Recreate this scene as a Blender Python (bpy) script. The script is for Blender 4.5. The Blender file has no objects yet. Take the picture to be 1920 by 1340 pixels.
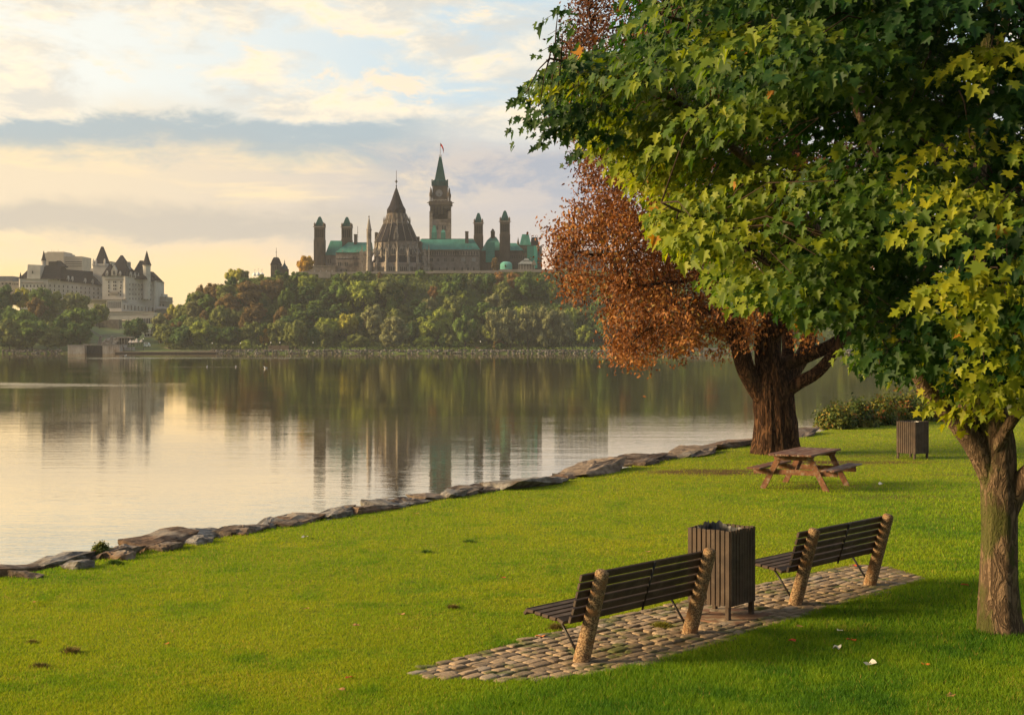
import bpy, bmesh, math, random
import numpy as np
from mathutils import Vector, Matrix, noise as mnoise

random.seed(7); RNG = np.random.default_rng(11)
scene = bpy.context.scene
COL = scene.collection
R = math.radians

# ------------------------------------------------------------------ camera
EYE = 6.0            # eye height above the water (water is z = 0)
F = 2700.0           # focal length in photo pixels (1920 wide), about 50 mm
HZ = 638.0           # row of the horizon
GZ = 2.9             # height of the lawn
cam_d = bpy.data.cameras.new("camera")
cam = bpy.data.objects.new("camera", cam_d); COL.objects.link(cam)
cam.location = (0, 0, EYE); cam.rotation_euler = (R(90), 0, 0)
cam_d.sensor_width = 36.0; cam_d.lens = 36.0 * F / 1920.0
cam_d.shift_y = -(670.0 - HZ) / 1920.0
cam_d.clip_start = 0.2; cam_d.clip_end = 6000
scene.camera = cam

# ------------------------------------------------------------------ exposure, sun
EXPO = 1.0
SUN_EL, SUN_AZ = 19.0, -95.0      # azimuth from +Y (view direction), negative = left
vs = scene.view_settings
vs.view_transform = 'Standard'; vs.look = 'None'; vs.exposure = EXPO; vs.gamma = 1.0; vs.use_curve_mapping = False
cy = scene.cycles
cy.use_denoising = True
cy.max_bounces = 8; cy.diffuse_bounces = 3; cy.glossy_bounces = 3; cy.transmission_bounces = 4
cy.transparent_max_bounces = 6; cy.volume_bounces = 0; cy.caustics_reflective = False; cy.caustics_refractive = False
cy.sample_clamp_indirect = 4.0
sd = bpy.data.lights.new("sun", 'SUN'); sd.energy = 4.9; sd.angle = R(20.0); sd.color = (1.0, 0.74, 0.40)
sun = bpy.data.objects.new("sun", sd); COL.objects.link(sun)
_e, _a = R(SUN_EL), R(SUN_AZ)
SUNV = Vector((math.sin(_a) * math.cos(_e), math.cos(_a) * math.cos(_e), math.sin(_e)))
sun.rotation_euler = SUNV.to_track_quat('Z', 'Y').to_euler()
sun.location = SUNV * 300


def lin(*rgb):
    return tuple((c / 255 / 12.92) if c / 255 <= 0.04045 else ((c / 255 + 0.055) / 1.055) ** 2.4 for c in rgb)


class NT:
    """tiny node-tree helper"""
    def __init__(s, tree):
        s.t = tree; s.n = tree.nodes; s.l = tree.links
    def new(s, kind, **kw):
        nd = s.n.new(kind)
        for k, v in kw.items(): setattr(nd, k, v)
        return nd
    def put(s, sock, v):
        if v is None: return
        if isinstance(v, bpy.types.NodeSocket): s.l.new(v, sock)
        else:
            if isinstance(v, tuple) and len(v) == 3 and sock.type == 'RGBA': v = (*v, 1)
            sock.default_value = v
    def m(s, op, a, b=None, c=None):
        nd = s.new('ShaderNodeMath', operation=op)
        for i, v in enumerate((a, b, c)): s.put(nd.inputs[i], v)
        return nd.outputs[0]
    def mix(s, f, a, b, blend='MIX'):
        nd = s.new('ShaderNodeMix', data_type='RGBA', blend_type=blend)
        s.put(nd.inputs[0], f); s.put(nd.inputs[6], a); s.put(nd.inputs[7], b)
        return nd.outputs[2]
    def step(s, v, a, b, lo=0.0, hi=1.0):
        nd = s.new('ShaderNodeMapRange', interpolation_type='SMOOTHSTEP')
        for i, x in enumerate((v, a, b, lo, hi)): s.put(nd.inputs[i], x)
        return nd.outputs[0]
    def xyz(s, x, y, z):
        nd = s.new('ShaderNodeCombineXYZ')
        for i, v in enumerate((x, y, z)): s.put(nd.inputs[i], v)
        return nd.outputs[0]
    def noise(s, vec, scale=1.0, detail=4.0, rough=0.55, dist=0.0):
        nd = s.new('ShaderNodeTexNoise')
        s.put(nd.inputs['Vector'], vec)
        nd.inputs['Scale'].default_value = scale; nd.inputs['Detail'].default_value = detail
        nd.inputs['Roughness'].default_value = rough; nd.inputs['Distortion'].default_value = dist
        return nd.outputs[0]
    def mapping(s, vec, scale=(1, 1, 1), loc=(0, 0, 0), rot=(0, 0, 0)):
        nd = s.new('ShaderNodeMapping')
        s.put(nd.inputs[0], vec); nd.inputs[1].default_value = loc; nd.inputs[2].default_value = rot
        nd.inputs[3].default_value = scale
        return nd.outputs[0]


# ------------------------------------------------------------------ sky
world = bpy.data.worlds.new("World"); scene.world = world; world.use_nodes = True
w = NT(world.node_tree); w.n.clear()
tc = w.new('ShaderNodeTexCoord').outputs['Generated']
sep = w.new('ShaderNodeSeparateXYZ'); w.l.new(tc, sep.inputs[0])
dx, dy, dz = sep.outputs
A = w.m('MULTIPLY', w.m('ARCTAN2', dx, dy), 2700.0)
E = w.m('DIVIDE', w.m('MULTIPLY', dz, 2700.0),
        w.m('SQRT', w.m('ADD', w.m('ADD', w.m('MULTIPLY', dx, dx), w.m('MULTIPLY', dy, dy)), 0.02)))
n_big = w.noise(w.xyz(w.m('MULTIPLY', A, 0.0032), w.m('MULTIPLY', E, 0.0085), 1.7), 1.0, 7.0, 0.62, 0.25)
n_med = w.noise(w.xyz(w.m('MULTIPLY', A, 0.0065), w.m('MULTIPLY', E, 0.016), 7.3), 1.0, 8.0, 0.66, 0.3)
n_str = w.noise(w.xyz(w.m('MULTIPLY', A, 0.0020), w.m('MULTIPLY', E, 0.016), 3.1), 1.0, 6.0, 0.6, 0.2)
nb = w.m('SUBTRACT', n_big, 0.5); nm = w.m('SUBTRACT', n_med, 0.5)
Ew = w.m('ADD', E, w.m('ADD', w.m('MULTIPLY', nb, 130.0), w.m('MULTIPLY', nm, 60.0)))
tA = w.step(A, -900.0, 120.0)
sky = w.new('ShaderNodeTexSky'); sky.sky_type = 'NISHITA'; sky.sun_disc = False
sky.sun_elevation = R(SUN_EL); sky.sun_rotation = R(SUN_AZ); sky.air_density = 1.0; sky.dust_density = 1.5
nish = w.mix(1.0, sky.outputs[0], (0.16, 0.16, 0.16), 'MULTIPLY')
clear = w.mix(tA, lin(243, 241, 229), lin(194, 212, 221))
clear = w.mix(0.12, clear, nish)
hor = w.mix(tA, lin(255, 220, 156), lin(247, 214, 180))
mid = w.mix(tA, lin(234, 215, 184), lin(200, 192, 187))
base = w.mix(w.step(Ew, 95.0, 215.0), hor, mid)
base = w.mix(w.step(Ew, 330.0, 450.0), base, clear)
# warm streaks low on the left
f = w.m('MULTIPLY', w.m('MULTIPLY', w.step(n_str, 0.48, 0.62), w.step(E, 120.0, 240.0)), w.step(E, 400.0, 330.0))
f = w.m('MULTIPLY', f, w.step(A, 60.0, -500.0))
base = w.mix(w.m('MULTIPLY', f, 0.75), base, lin(250, 225, 180))
# low beige bank over the left horizon
f = w.m('MULTIPLY', w.step(Ew, 165.0, 195.0), w.step(Ew, 260.0, 215.0))
base = w.mix(w.m('MULTIPLY', f, w.step(A, 100.0, -420.0, 0.15, 0.72)), base, lin(190, 182, 170))
# grey lavender clouds on the right
f = w.m('MULTIPLY', w.m('MULTIPLY', w.step(n_med, 0.40, 0.58), w.step(E, 215.0, 290.0)), w.step(Ew, 385.0, 345.0))
base = w.mix(w.m('MULTIPLY', f, w.step(A, -420.0, -60.0, 0.0, 0.85)), base, lin(164, 172, 184))
# cream clouds above
f = w.m('MULTIPLY', w.step(n_big, 0.39, 0.56), w.step(Ew, 365.0, 420.0))
f = w.m('MULTIPLY', f, w.step(A, 260.0, -120.0, 0.25, 1.0))
shade = w.mix(w.step(n_med, 0.40, 0.62), lin(214, 208, 196), lin(255, 236, 204))
base = w.mix(w.m('MULTIPLY', f, 0.82), base, shade)
f = w.m('MULTIPLY', w.step(n_med, 0.57, 0.68), w.step(E, 330.0, 420.0))
base = w.mix(w.m('MULTIPLY', f, 0.7), base, lin(255, 228, 190))
# the long blue grey cloud band
Eb = w.m('ADD', E, w.m('ADD', w.m('MULTIPLY', nb, 90.0), w.m('MULTIPLY', nm, 110.0)))
Ec = w.m('ADD', 362.0, w.m('MULTIPLY', w.step(A, -600.0, -130.0), 16.0))
dlt = w.m('SUBTRACT', Eb, Ec)
f = w.m('MULTIPLY', w.step(dlt, -60.0, 0.0), w.step(dlt, 42.0, 14.0))
f = w.m('MULTIPLY', f, w.step(A, -60.0, -260.0, 0.0, 1.0))
base = w.mix(w.m('MULTIPLY', f, 0.80), base, lin(158, 177, 186))
# overhead and below the horizon
over = w.mix(w.step(n_big, 0.42, 0.60), lin(150, 175, 200), lin(214, 208, 200))
base = w.mix(w.step(E, 700.0, 1500.0), base, over)
base = w.mix(w.step(E, -40.0, -400.0), base, lin(120, 112, 96))
# the sky opposite the dawn glow, behind the viewer, is darker
base = w.mix(1.0, base, w.mix(w.step(dy, 0.15, -0.55), (1.0, 1.0, 1.0), (.58, .61, .66)), 'MULTIPLY')
bg = w.new('ShaderNodeBackground'); w.l.new(base, bg.inputs[0]); bg.inputs[1].default_value = 1.18 / (2 ** EXPO)
wo = w.new('ShaderNodeOutputWorld'); w.l.new(bg.outputs[0], wo.inputs[0])


# ------------------------------------------------------------------ helpers
def tag(o, label=None, cat=None, group=None, kind=None):
    if label: o['label'] = label
    if cat: o['category'] = cat
    if group: o['group'] = group
    if kind: o['kind'] = kind
    return o

def empty(name, loc, rz=0.0, label=None, cat=None, group=None):
    o = bpy.data.objects.new(name, None); COL.objects.link(o)
    o.empty_display_size = 0.2
    o.location = loc; o.rotation_euler = (0, 0, rz)
    return tag(o, label, cat, group)

def link(name, me, mat=None, parent=None, world_space=False):
    o = bpy.data.objects.new(name, me); COL.objects.link(o)
    if mat is not None:
        if not me.materials: me.materials.append(mat)
    if parent is not None:
        o.parent = parent
        if world_space:
            top = Vector((0, 0, 0)); p = parent
            while p is not None:
                if p.type == 'EMPTY': top = Vector(p.location)
                p = p.parent
            if parent.type == 'EMPTY': o.matrix_parent_inverse = Matrix.Translation(-top)
    return o

def copy_tree(o, parent=None):
    c = o.copy(); COL.objects.link(c)
    if parent is not None: c.parent = parent
    for ch in list(o.children): copy_tree(ch, c)
    return c

def mesh_np(name, V, sizes, loops, smooth=False, tint=None):
    """mesh from numpy arrays: V (n,3), sizes per face, flat loop vertex indices"""
    me = bpy.data.meshes.new(name)
    V = np.asarray(V, dtype=np.float32); sizes = np.asarray(sizes, dtype=np.int32); loops = np.asarray(loops, dtype=np.int32)
    me.vertices.add(len(V)); me.vertices.foreach_set('co', V.ravel())
    me.loops.add(len(loops)); me.loops.foreach_set('vertex_index', loops)
    me.polygons.add(len(sizes))
    st = np.zeros(len(sizes), dtype=np.int32); st[1:] = np.cumsum(sizes)[:-1]
    me.polygons.foreach_set('loop_start', st)
    try: me.polygons.foreach_set('loop_total', sizes)
    except Exception: pass
    if smooth: me.polygons.foreach_set('use_smooth', np.ones(len(sizes), dtype=bool))
    me.update(calc_edges=True)
    if tint is not None:
        at = me.attributes.new('tint', 'FLOAT', 'POINT'); at.data.foreach_set('value', np.asarray(tint, dtype=np.float32))
    return me


class MB:
    """collects simple shapes into one mesh"""
    def __init__(s): s.v = []; s.f = []; s.sm = []
    def add(s, vs, fs, smooth=False):
        k = len(s.v); s.v += [tuple(p) for p in vs]
        s.f += [tuple(i + k for i in f) for f in fs]; s.sm += [smooth] * len(fs)
        return s
    def box(s, x0, x1, y0, y1, z0, z1, M=None, bev=0.0):
        if bev > 0:
            bm = bmesh.new(); bmesh.ops.create_cube(bm, size=1.0)
            for v in bm.verts:
                v.co = Vector((x0 + (v.co.x + .5) * (x1 - x0), y0 + (v.co.y + .5) * (y1 - y0), z0 + (v.co.z + .5) * (z1 - z0)))
            bmesh.ops.bevel(bm, geom=bm.edges[:], offset=bev, segments=1, affect='EDGES', profile=0.5)
            bm.verts.index_update()
            vs = [(M @ v.co if M else v.co) for v in bm.verts]; fs = [[v.index for v in f.verts] for f in bm.faces]; bm.free()
            return s.add(vs, fs)
        vs = [Vector(p) for p in ((x0, y0, z0), (x1, y0, z0), (x1, y1, z0), (x0, y1, z0), (x0, y0, z1), (x1, y0, z1), (x1, y1, z1), (x0, y1, z1))]
        if M: vs = [M @ p for p in vs]
        return s.add(vs, [(0, 3, 2, 1), (4, 5, 6, 7), (0, 1, 5, 4), (1, 2, 6, 5), (2, 3, 7, 6), (3, 0, 4, 7)])
    def frus(s, b, t, zb, zt):
        """frustum between rect b=(x0,x1,y0,y1) at zb and rect t at zt"""
        vs = [(b[0], b[2], zb), (b[1], b[2], zb), (b[1], b[3], zb), (b[0], b[3], zb), (t[0], t[2], zt), (t[1], t[2], zt), (t[1], t[3], zt), (t[0], t[3], zt)]
        return s.add(vs, [(0, 3, 2, 1), (4, 5, 6, 7), (0, 1, 5, 4), (1, 2, 6, 5), (2, 3, 7, 6), (3, 0, 4, 7)])
    def lathe(s, cx, cyy, prof, n=16, a0=0.0, smooth=False):
        k = []; vs = []; fs = []
        for r, z in prof:
            for i in range(n):
                a = a0 + 2 * math.pi * i / n
                vs.append((cx + r * math.cos(a), cyy + r * math.sin(a), z))
        for j in range(len(prof) - 1):
            for i in range(n):
                i2 = (i + 1) % n
                fs.append((j * n + i, j * n + i2, (j + 1) * n + i2, (j + 1) * n + i))
        fs.append(tuple(range(n))[::-1]); fs.append(tuple(range((len(prof) - 1) * n, len(prof) * n)))
        return s.add(vs, fs, smooth)
    def tube(s, pts, rad, n=8, smooth=True, disp=None):
        """swept tube; rad is a number or list; disp(p, ang, t) gives extra radius"""
        pts = [Vector(p) for p in pts]; m = len(pts)
        if not hasattr(rad, '__len__'): rad = [rad] * m
        vs = []; fs = []; prev = None; ln = 0.0
        for j, p in enumerate(pts):
            d = (pts[min(j + 1, m - 1)] - pts[max(j - 1, 0)]).normalized()
            if prev is None:
                ref = Vector((1, 0, 0)) if abs(d.x) < 0.8 else Vector((0, 1, 0))
                u = (ref - d * ref.dot(d)).normalized()
            else:
                u = (prev - d * prev.dot(d)).normalized()
            prev = u; v = d.cross(u)
            if j: ln += (p - pts[j - 1]).length
            for i in range(n):
                a = 2 * math.pi * i / n
                r = rad[j] + (disp(p, a, ln) if disp else 0.0)
                vs.append(p + (u * math.cos(a) + v * math.sin(a)) * r)
        for j in range(m - 1):
            for i in range(n):
                i2 = (i + 1) % n
                fs.append((j * n + i, j * n + i2, (j + 1) * n + i2, (j + 1) * n + i))
        fs.append(tuple(range(n))[::-1]); fs.append(tuple(range((m - 1) * n, m * n)))
        return s.add(vs, fs, smooth)
    def prism(s, outline, y0, y1, M=None):
        """outline in x,z extruded from y0 to y1"""
        n = len(outline)
        vs = [Vector((x, y0, z)) for x, z in outline] + [Vector((x, y1, z)) for x, z in outline]
        if M: vs = [M @ p for p in vs]
        fs = [tuple(range(n)), tuple(range(n, 2 * n))[::-1]] + [(i, i + n, (i + 1) % n + n, (i + 1) % n) for i in range(n)]
        return s.add(vs, fs)
    def mesh(s, name):
        me = bpy.data.meshes.new(name); me.from_pydata(s.v, [], s.f)
        me.polygons.foreach_set('use_smooth', s.sm)
        bm = bmesh.new(); bm.from_mesh(me); bmesh.ops.recalc_face_normals(bm, faces=bm.faces[:]); bm.to_mesh(me); bm.free()
        me.update()
        return me
    def build(s, name, mat, parent=None, world_space=True):
        return link(name, s.mesh(name), mat, parent, world_space)


def smoothpath(pts, per=6):
    """Catmull-Rom through points"""
    P = [Vector(p) for p in pts]; out = []
    for i in range(len(P) - 1):
        p0 = P[max(i - 1, 0)]; p1 = P[i]; p2 = P[i + 1]; p3 = P[min(i + 2, len(P) - 1)]
        for k in range(per):
            t = k / per
            out.append(0.5 * ((2 * p1) + (p2 - p0) * t + (2 * p0 - 5 * p1 + 4 * p2 - p3) * t * t + (3 * p1 - p0 - 3 * p2 + p3) * t ** 3))
    out.append(P[-1]); return out

def lerps(vals, m):
    return list(np.interp(np.linspace(0, len(vals) - 1, m), np.arange(len(vals)), vals))

def at(px, py, d):
    """world point at depth d seen at photo pixel (px, py)"""
    return Vector(((px - 960) * d / F, d, EYE + (HZ - py) * d / F))

def on_lawn(px, py, z=GZ):
    d = (EYE - z) * F / (py - HZ)
    return Vector(((px - 960) * d / F, d, z))


# ------------------------------------------------------------------ materials
MATS = {}
def surf(name, c1, c2=None, scale=4.0, detail=5.0, rough=0.85, bump=0.0, bscale=None, bdist=0.02, stretch=(1, 1, 1),
         c3=None, s3=0.6, spec=0.3, coord='Object', trans=None, tint=None, lo=0.35, hi=0.65, metal=0.0):
    """Principled surface mottled by noise; optional bump, translucency (leaves) and per-leaf tint colours"""
    if name in MATS: return MATS[name]
    mt = bpy.data.materials.new(name); mt.use_nodes = True
    t = NT(mt.node_tree); t.n.clear()
    co = t.new('ShaderNodeTexCoord').outputs[coord]
    if stretch != (1, 1, 1): co = t.mapping(co, stretch)
    col = c1 if len(c1) == 4 else (*c1, 1)
    if c2 is not None:
        col = t.mix(t.step(t.noise(co, scale, detail, 0.6), lo, hi), c1, c2)
    if tint is not None:
        at_ = t.new('ShaderNodeAttribute', attribute_name='tint').outputs['Fac']
        rp = t.new('ShaderNodeValToRGB'); t.l.new(at_, rp.inputs[0])
        els = rp.color_ramp.elements
        for i, (p, c) in enumerate(tint):
            e = els[i] if i < 2 else els.new(p)
            e.position = p; e.color = (*c, 1)
        col = rp.outputs[0] if c2 is None else t.mix(0.5, col, rp.outputs[0])
    if c3 is not None:
        col = t.mix(t.step(t.noise(t.mapping(co, (1, 1, 1), (13.1, 4.2, 8.8)), s3, 4.0, 0.6), 0.50, 0.66), col, c3)
    b = t.new('ShaderNodeBsdfPrincipled')
    t.put(b.inputs['Base Color'], col); b.inputs['Roughness'].default_value = rough
    b.inputs['Specular IOR Level'].default_value = spec; b.inputs['Metallic'].default_value = metal
    if bump > 0:
        bn = t.new('ShaderNodeBump'); bn.inputs['Strength'].default_value = bump; bn.inputs['Distance'].default_value = bdist
        t.l.new(t.noise(co, bscale or scale * 4, 6.0, 0.65), bn.inputs['Height']); t.l.new(bn.outputs[0], b.inputs['Normal'])
    sh = b.outputs[0]
    if trans is not None:
        tr = t.new('ShaderNodeBsdfTranslucent')
        t.put(tr.inputs[0], t.mix(1.0, col, trans[1], 'MULTIPLY'))
        mx = t.new('ShaderNodeMixShader'); mx.inputs[0].default_value = trans[0]
        t.l.new(sh, mx.inputs[1]); t.l.new(tr.outputs[0], mx.inputs[2]); sh = mx.outputs[0]
    o = t.new('ShaderNodeOutputMaterial'); t.l.new(sh, o.inputs[0])
    MATS[name] = mt
    return mt

# ================================================================== SETTING
# ------------------------------------------------------------------ near lawn
SHORE = np.array([(-60, -30), (-22, -10), (-15, 4), (-6.95, 19.2), (-3.9, 24.7), (0.4, 31.9), (4.0, 38.2), (7.4, 44.2), (10.6, 50.2), (17, 60), (27, 70), (48, 84), (90, 104), (170, 135)], float)

def shore_dist(X, Y):
    """signed distance to the shoreline, positive on the lawn"""
    X = np.asarray(X, float); Y = np.asarray(Y, float)
    best = np.full(X.shape, 1e9); sg = np.ones(X.shape)
    for (ax, ay), (bx, by) in zip(SHORE[:-1], SHORE[1:]):
        ux, uy = bx - ax, by - ay; L2 = ux * ux + uy * uy
        t = np.clip(((X - ax) * ux + (Y - ay) * uy) / L2, 0, 1)
        d = np.hypot(X - ax - t * ux, Y - ay - t * uy)
        s = np.sign(ux * (Y - ay) - uy * (X - ax))
        up = d < best - 1e-9
        best = np.where(up, d, best); sg = np.where(up, -s, sg)
    return best * sg

def vnoise(X, Y, seed=0):
    """smooth value noise in numpy"""
    r = np.random.default_rng(seed).random((256, 256))
    xi = np.floor(X).astype(int); yi = np.floor(Y).astype(int)
    fx = X - xi; fy = Y - yi; fx = fx * fx * (3 - 2 * fx); fy = fy * fy * (3 - 2 * fy)
    g = lambda a, b: r[a & 255, b & 255]
    return (g(xi, yi) * (1 - fx) + g(xi + 1, yi) * fx) * (1 - fy) + (g(xi, yi + 1) * (1 - fx) + g(xi + 1, yi + 1) * fx) * fy

def fbm(X, Y, seed=0, oct=4):
    o = 0; a = 0.5; n = 0
    for k in range(oct):
        o = o + a * vnoise(X * 2 ** k, Y * 2 ** k, seed + k); n += a; a *= 0.55
    return o / n

def lawn_z(X, Y):
    sdv = shore_dist(X, Y)
    z = GZ + 0.05 * (fbm(X * 0.35, Y * 0.35, 3) - 0.5) * np.clip((sdv - 0.3) / 1.5, 0, 1)
    t = np.clip((-sdv + 0.25) / 4.5, 0, 1)
    return np.where(sdv < -1.1, GZ - 0.62 - np.clip((-sdv - 1.1) / 3.5, 0, 1) * 4.4, z - 0.10 * np.clip((0.45 - sdv) / 0.4, 0, 1) - .52 * np.clip((0.05 - sdv) / 1.15, 0, 1))

def soil_mask(X, Y):
    """bare trodden earth: around the picnic table, behind it, under the near bench"""
    m = np.zeros_like(X)
    for cx, cy_, rx, ry, s in ((5.0, 33.9, 2.2, 0.8, .8), (8.6, 36.6, 2.4, 0.6, .8), (6.6, 30.6, 1.5, 0.8, .35), (11.3, 33.2, 2.0, 0.35, .55), (7.6, 28.6, 1.4, .5, .35), (9.7, 38.5, 1.5, .4, .4)):
        q = ((X - cx) / rx) ** 2 + ((Y - cy_) / ry) ** 2
        m = np.maximum(m, np.clip(1.25 - q, 0, 1) * s)
    return np.clip(m * (0.35 + 1.5 * fbm(X * 1.4, Y * 2.6, 40)), 0, 1)

def lush_shade_mask(X, Y):
    """longer grass on the right of the paving, bench and tree shade put into its deeper green"""
    s = (X - 0.2) * 0.724 - (Y - 13.1) * 0.69           # distance in front of the paving edge
    a = np.clip((s + 0.2) / 0.5, 0, 1)
    b = np.clip((X - 3.2) / 5.0, 0, 1) * np.clip((34 - Y) / 16, 0, 1)
    return np.clip(np.maximum(a, b) * (0.65 + 0.7 * fbm(X * .6, Y * .6, 23)), 0, 1)

gx = np.concatenate([np.arange(-64, -14, 2.0), np.arange(-14, 22, 0.35), np.arange(22, 175, 3.0)])
gy = np.concatenate([np.arange(-30, 8, 2.0), np.arange(8, 56, 0.35), np.arange(56, 150, 3.0)])
GX, GY = np.meshgrid(gx, gy)
GV = np.stack([GX, GY, lawn_z(GX, GY)], -1).reshape(-1, 3)
nx_, ny_ = len(gx), len(gy)
ii = (np.arange(ny_ - 1)[:, None] * nx_ + np.arange(nx_ - 1)[None, :]).ravel()
loops = np.stack([ii, ii + 1, ii + nx_ + 1, ii + nx_], -1)
me = mesh_np('lawn', GV, np.full(len(ii), 4), loops.ravel(), True, soil_mask(GX, GY).ravel())
at_ = me.attributes.new('lush_shade', 'FLOAT', 'POINT'); at_.data.foreach_set('value', lush_shade_mask(GX, GY).ravel().astype(np.float32))
mt = bpy.data.materials.new('lawn turf'); mt.use_nodes = True; t = NT(mt.node_tree); t.n.clear()
co = t.new('ShaderNodeTexCoord').outputs['Object']
soil = t.new('ShaderNodeAttribute', attribute_name='tint').outputs['Fac']
lush_shade = t.new('ShaderNodeAttribute', attribute_name='lush_shade').outputs['Fac']
g1 = t.mix(t.step(t.noise(co, 0.7, 6, .65), .35, .65), (0.18, 0.21, 0.010), (0.25, 0.25, 0.012))
g1 = t.mix(t.step(t.noise(co, 9, 5, .7), .40, .72), g1, (0.06, 0.105, 0.008))
g1 = t.mix(lush_shade, g1, t.mix(t.step(t.noise(co, 7, 5, .7), .4, .7), (0.045, 0.105, 0.010), (0.03, 0.075, 0.008)))  # soft shade of benches and tree mixed in as deeper green
g1 = t.mix(t.step(t.noise(co, 26, 3, .6), .60, .75), g1, (0.20, 0.17, 0.035))
g1 = t.mix(soil, g1, t.mix(t.step(t.noise(co, 6, 5, .7), .35, .7), (0.11, 0.055, 0.022), (0.06, 0.03, 0.014)))
b = t.new('ShaderNodeBsdfPrincipled'); t.put(b.inputs['Base Color'], g1); b.inputs['Roughness'].default_value = .95; b.inputs['Specular IOR Level'].default_value = .1
bn = t.new('ShaderNodeBump'); bn.inputs['Strength'].default_value = .9; bn.inputs['Distance'].default_value = .03
t.l.new(t.noise(co, 40, 4, .7), bn.inputs['Height']); t.l.new(bn.outputs[0], b.inputs['Normal'])
o = t.new('ShaderNodeOutputMaterial'); t.l.new(b.outputs[0], o.inputs[0])
tag(link('lawn', me, mt), kind='structure')

# ------------------------------------------------------------------ water
mt = bpy.data.materials.new('river water'); mt.use_nodes = True; t = NT(mt.node_tree); t.n.clear()
co = t.new('ShaderNodeTexCoord').outputs['Object']
r1 = t.noise(t.mapping(co, (0.55, 1.7, 1)), 1.6, 3.0, .55, .3)
r2 = t.noise(t.mapping(co, (0.10, 0.45, 1), rot=(0, 0, .12)), 1.0, 3.0, .5, .2)
r3 = t.noise(t.mapping(co, (1.6, 4.5, 1)), 2.0, 2.0, .5)
hgt = t.m('ADD', t.m('ADD', t.m('MULTIPLY', r1, 0.9), t.m('MULTIPLY', r2, 1.7)), t.m('MULTIPLY', r3, .14))
sp = t.new('ShaderNodeSeparateXYZ'); t.l.new(co, sp.inputs[0])
def band(y0, y1, x0, x1, soft=.25):
    h = (y1 - y0) * soft
    wob = t.m('MULTIPLY', t.m('SUBTRACT', t.noise(t.mapping(co, (.012, .02, 1)), 1, 3), .5), (y1 - y0) * .9)
    yy = t.m('ADD', sp.outputs[1], wob)
    a = t.m('MULTIPLY', t.step(yy, y0 - h, y0 + h), t.step(yy, y1 + h, y1 - h))
    hx = 14.0
    return t.m('MULTIPLY', a, t.m('MULTIPLY', t.step(sp.outputs[0], x0 - hx, x0 + hx), t.step(sp.outputs[0], x1 + hx, x1 - hx)))
wind = t.m('MAXIMUM', band(468, 512, -150, -62), t.m('MULTIPLY', band(181, 203, -120, -55), .9))
wind = t.m('MAXIMUM', wind, t.m('MULTIPLY', band(322, 326, -75, -45), .6))
wind = t.m('MULTIPLY', wind, t.step(t.noise(t.mapping(co, (.05, .25, 1)), 1, 4, .65), .36, .60))
patch = t.step(t.noise(t.mapping(co, (.02, .035, 1)), 1, 4, .6), .42, .66)
dist = t.m('ADD', t.m('MULTIPLY', t.m('ADD', 0.0025, t.m('MULTIPLY', patch, .0030)), t.step(sp.outputs[1], 130.0, 25.0, 1.0, 2.3)), t.m('MULTIPLY', wind, 0.07))
bn = t.new('ShaderNodeBump'); bn.inputs['Strength'].default_value = 1.0
t.l.new(dist, bn.inputs['Distance']); t.l.new(hgt, bn.inputs['Height'])
gl = t.new('ShaderNodeBsdfGlossy'); gl.inputs['Color'].default_value = (1.0, .92, .765, 1)
t.put(gl.inputs['Roughness'], t.m('ADD', .010, t.m('MULTIPLY', wind, .10))); t.l.new(bn.outputs[0], gl.inputs['Normal'])
df = t.new('ShaderNodeBsdfDiffuse'); df.inputs['Color'].default_value = (.035, .038, .022, 1)
fr = t.new('ShaderNodeFresnel'); fr.inputs[0].default_value = 1.33
fac = t.m('MINIMUM', t.m('ADD', t.m('MULTIPLY', fr.outputs[0], 1.3), .34), .98)
mx = t.new('ShaderNodeMixShader'); t.l.new(fac, mx.inputs[0]); t.l.new(df.outputs[0], mx.inputs[1]); t.l.new(gl.outputs[0], mx.inputs[2])
o = t.new('ShaderNodeOutputMaterial'); t.l.new(mx.outputs[0], o.inputs[0])
m = MB(); m.add([(-700, -45, 0), (900, -45, 0), (900, 662, 0), (-700, 662, 0)], [(0, 1, 2, 3)])
tag(m.build('water', mt), kind='structure')

# ------------------------------------------------------------------ far bank and hill (u is the photo column a ground point stands behind)
U_ = [-500, 0, 100, 165, 185, 300, 322, 345, 380, 410, 432, 470, 560, 700, 1040, 1500, 2100, 2700]
YP = [578, 580, 592, 612, 625, 627, 618, 602, 574, 556, 538, 525, 519, 514, 511, 515, 530, 560]
CREST = 735.0

def far_z(u, Y):
    u = np.asarray(u, float); Y = np.asarray(Y, float)
    zt = EYE + (HZ - np.interp(u, U_, YP)) * CREST / F
    zb = np.interp(u, [-500, 150, 290, 330, 430, 2700], [24, 20, 17, 17, 42, 42]); zb = np.maximum(zb, zt - 3)
    t0 = np.interp(u, [-500, 150, 190, 300, 430, 2700], [654, 656, 668, 672, 674, 672])
    s = np.clip((Y - 645.5) / 6, 0, 1); z = -2.5 + 3.9 * s * s * (3 - 2 * s)
    q = np.clip((Y - t0) / (CREST - t0), 0, 1); q = q * q * (3 - 2 * q) * 0.55 + q * 0.45
    z = np.where(Y > 652, 1.4 + (zt - 1.4) * q, z)
    bk = np.clip((Y - CREST) / 150, 0, 1)
    return np.where(Y > CREST, zt + (zb - zt) * bk, z)

def far_pt(u, Y, dz=0.0):
    return Vector(((u - 960) * Y / F, Y, float(far_z(u, Y)) + dz))

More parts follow.
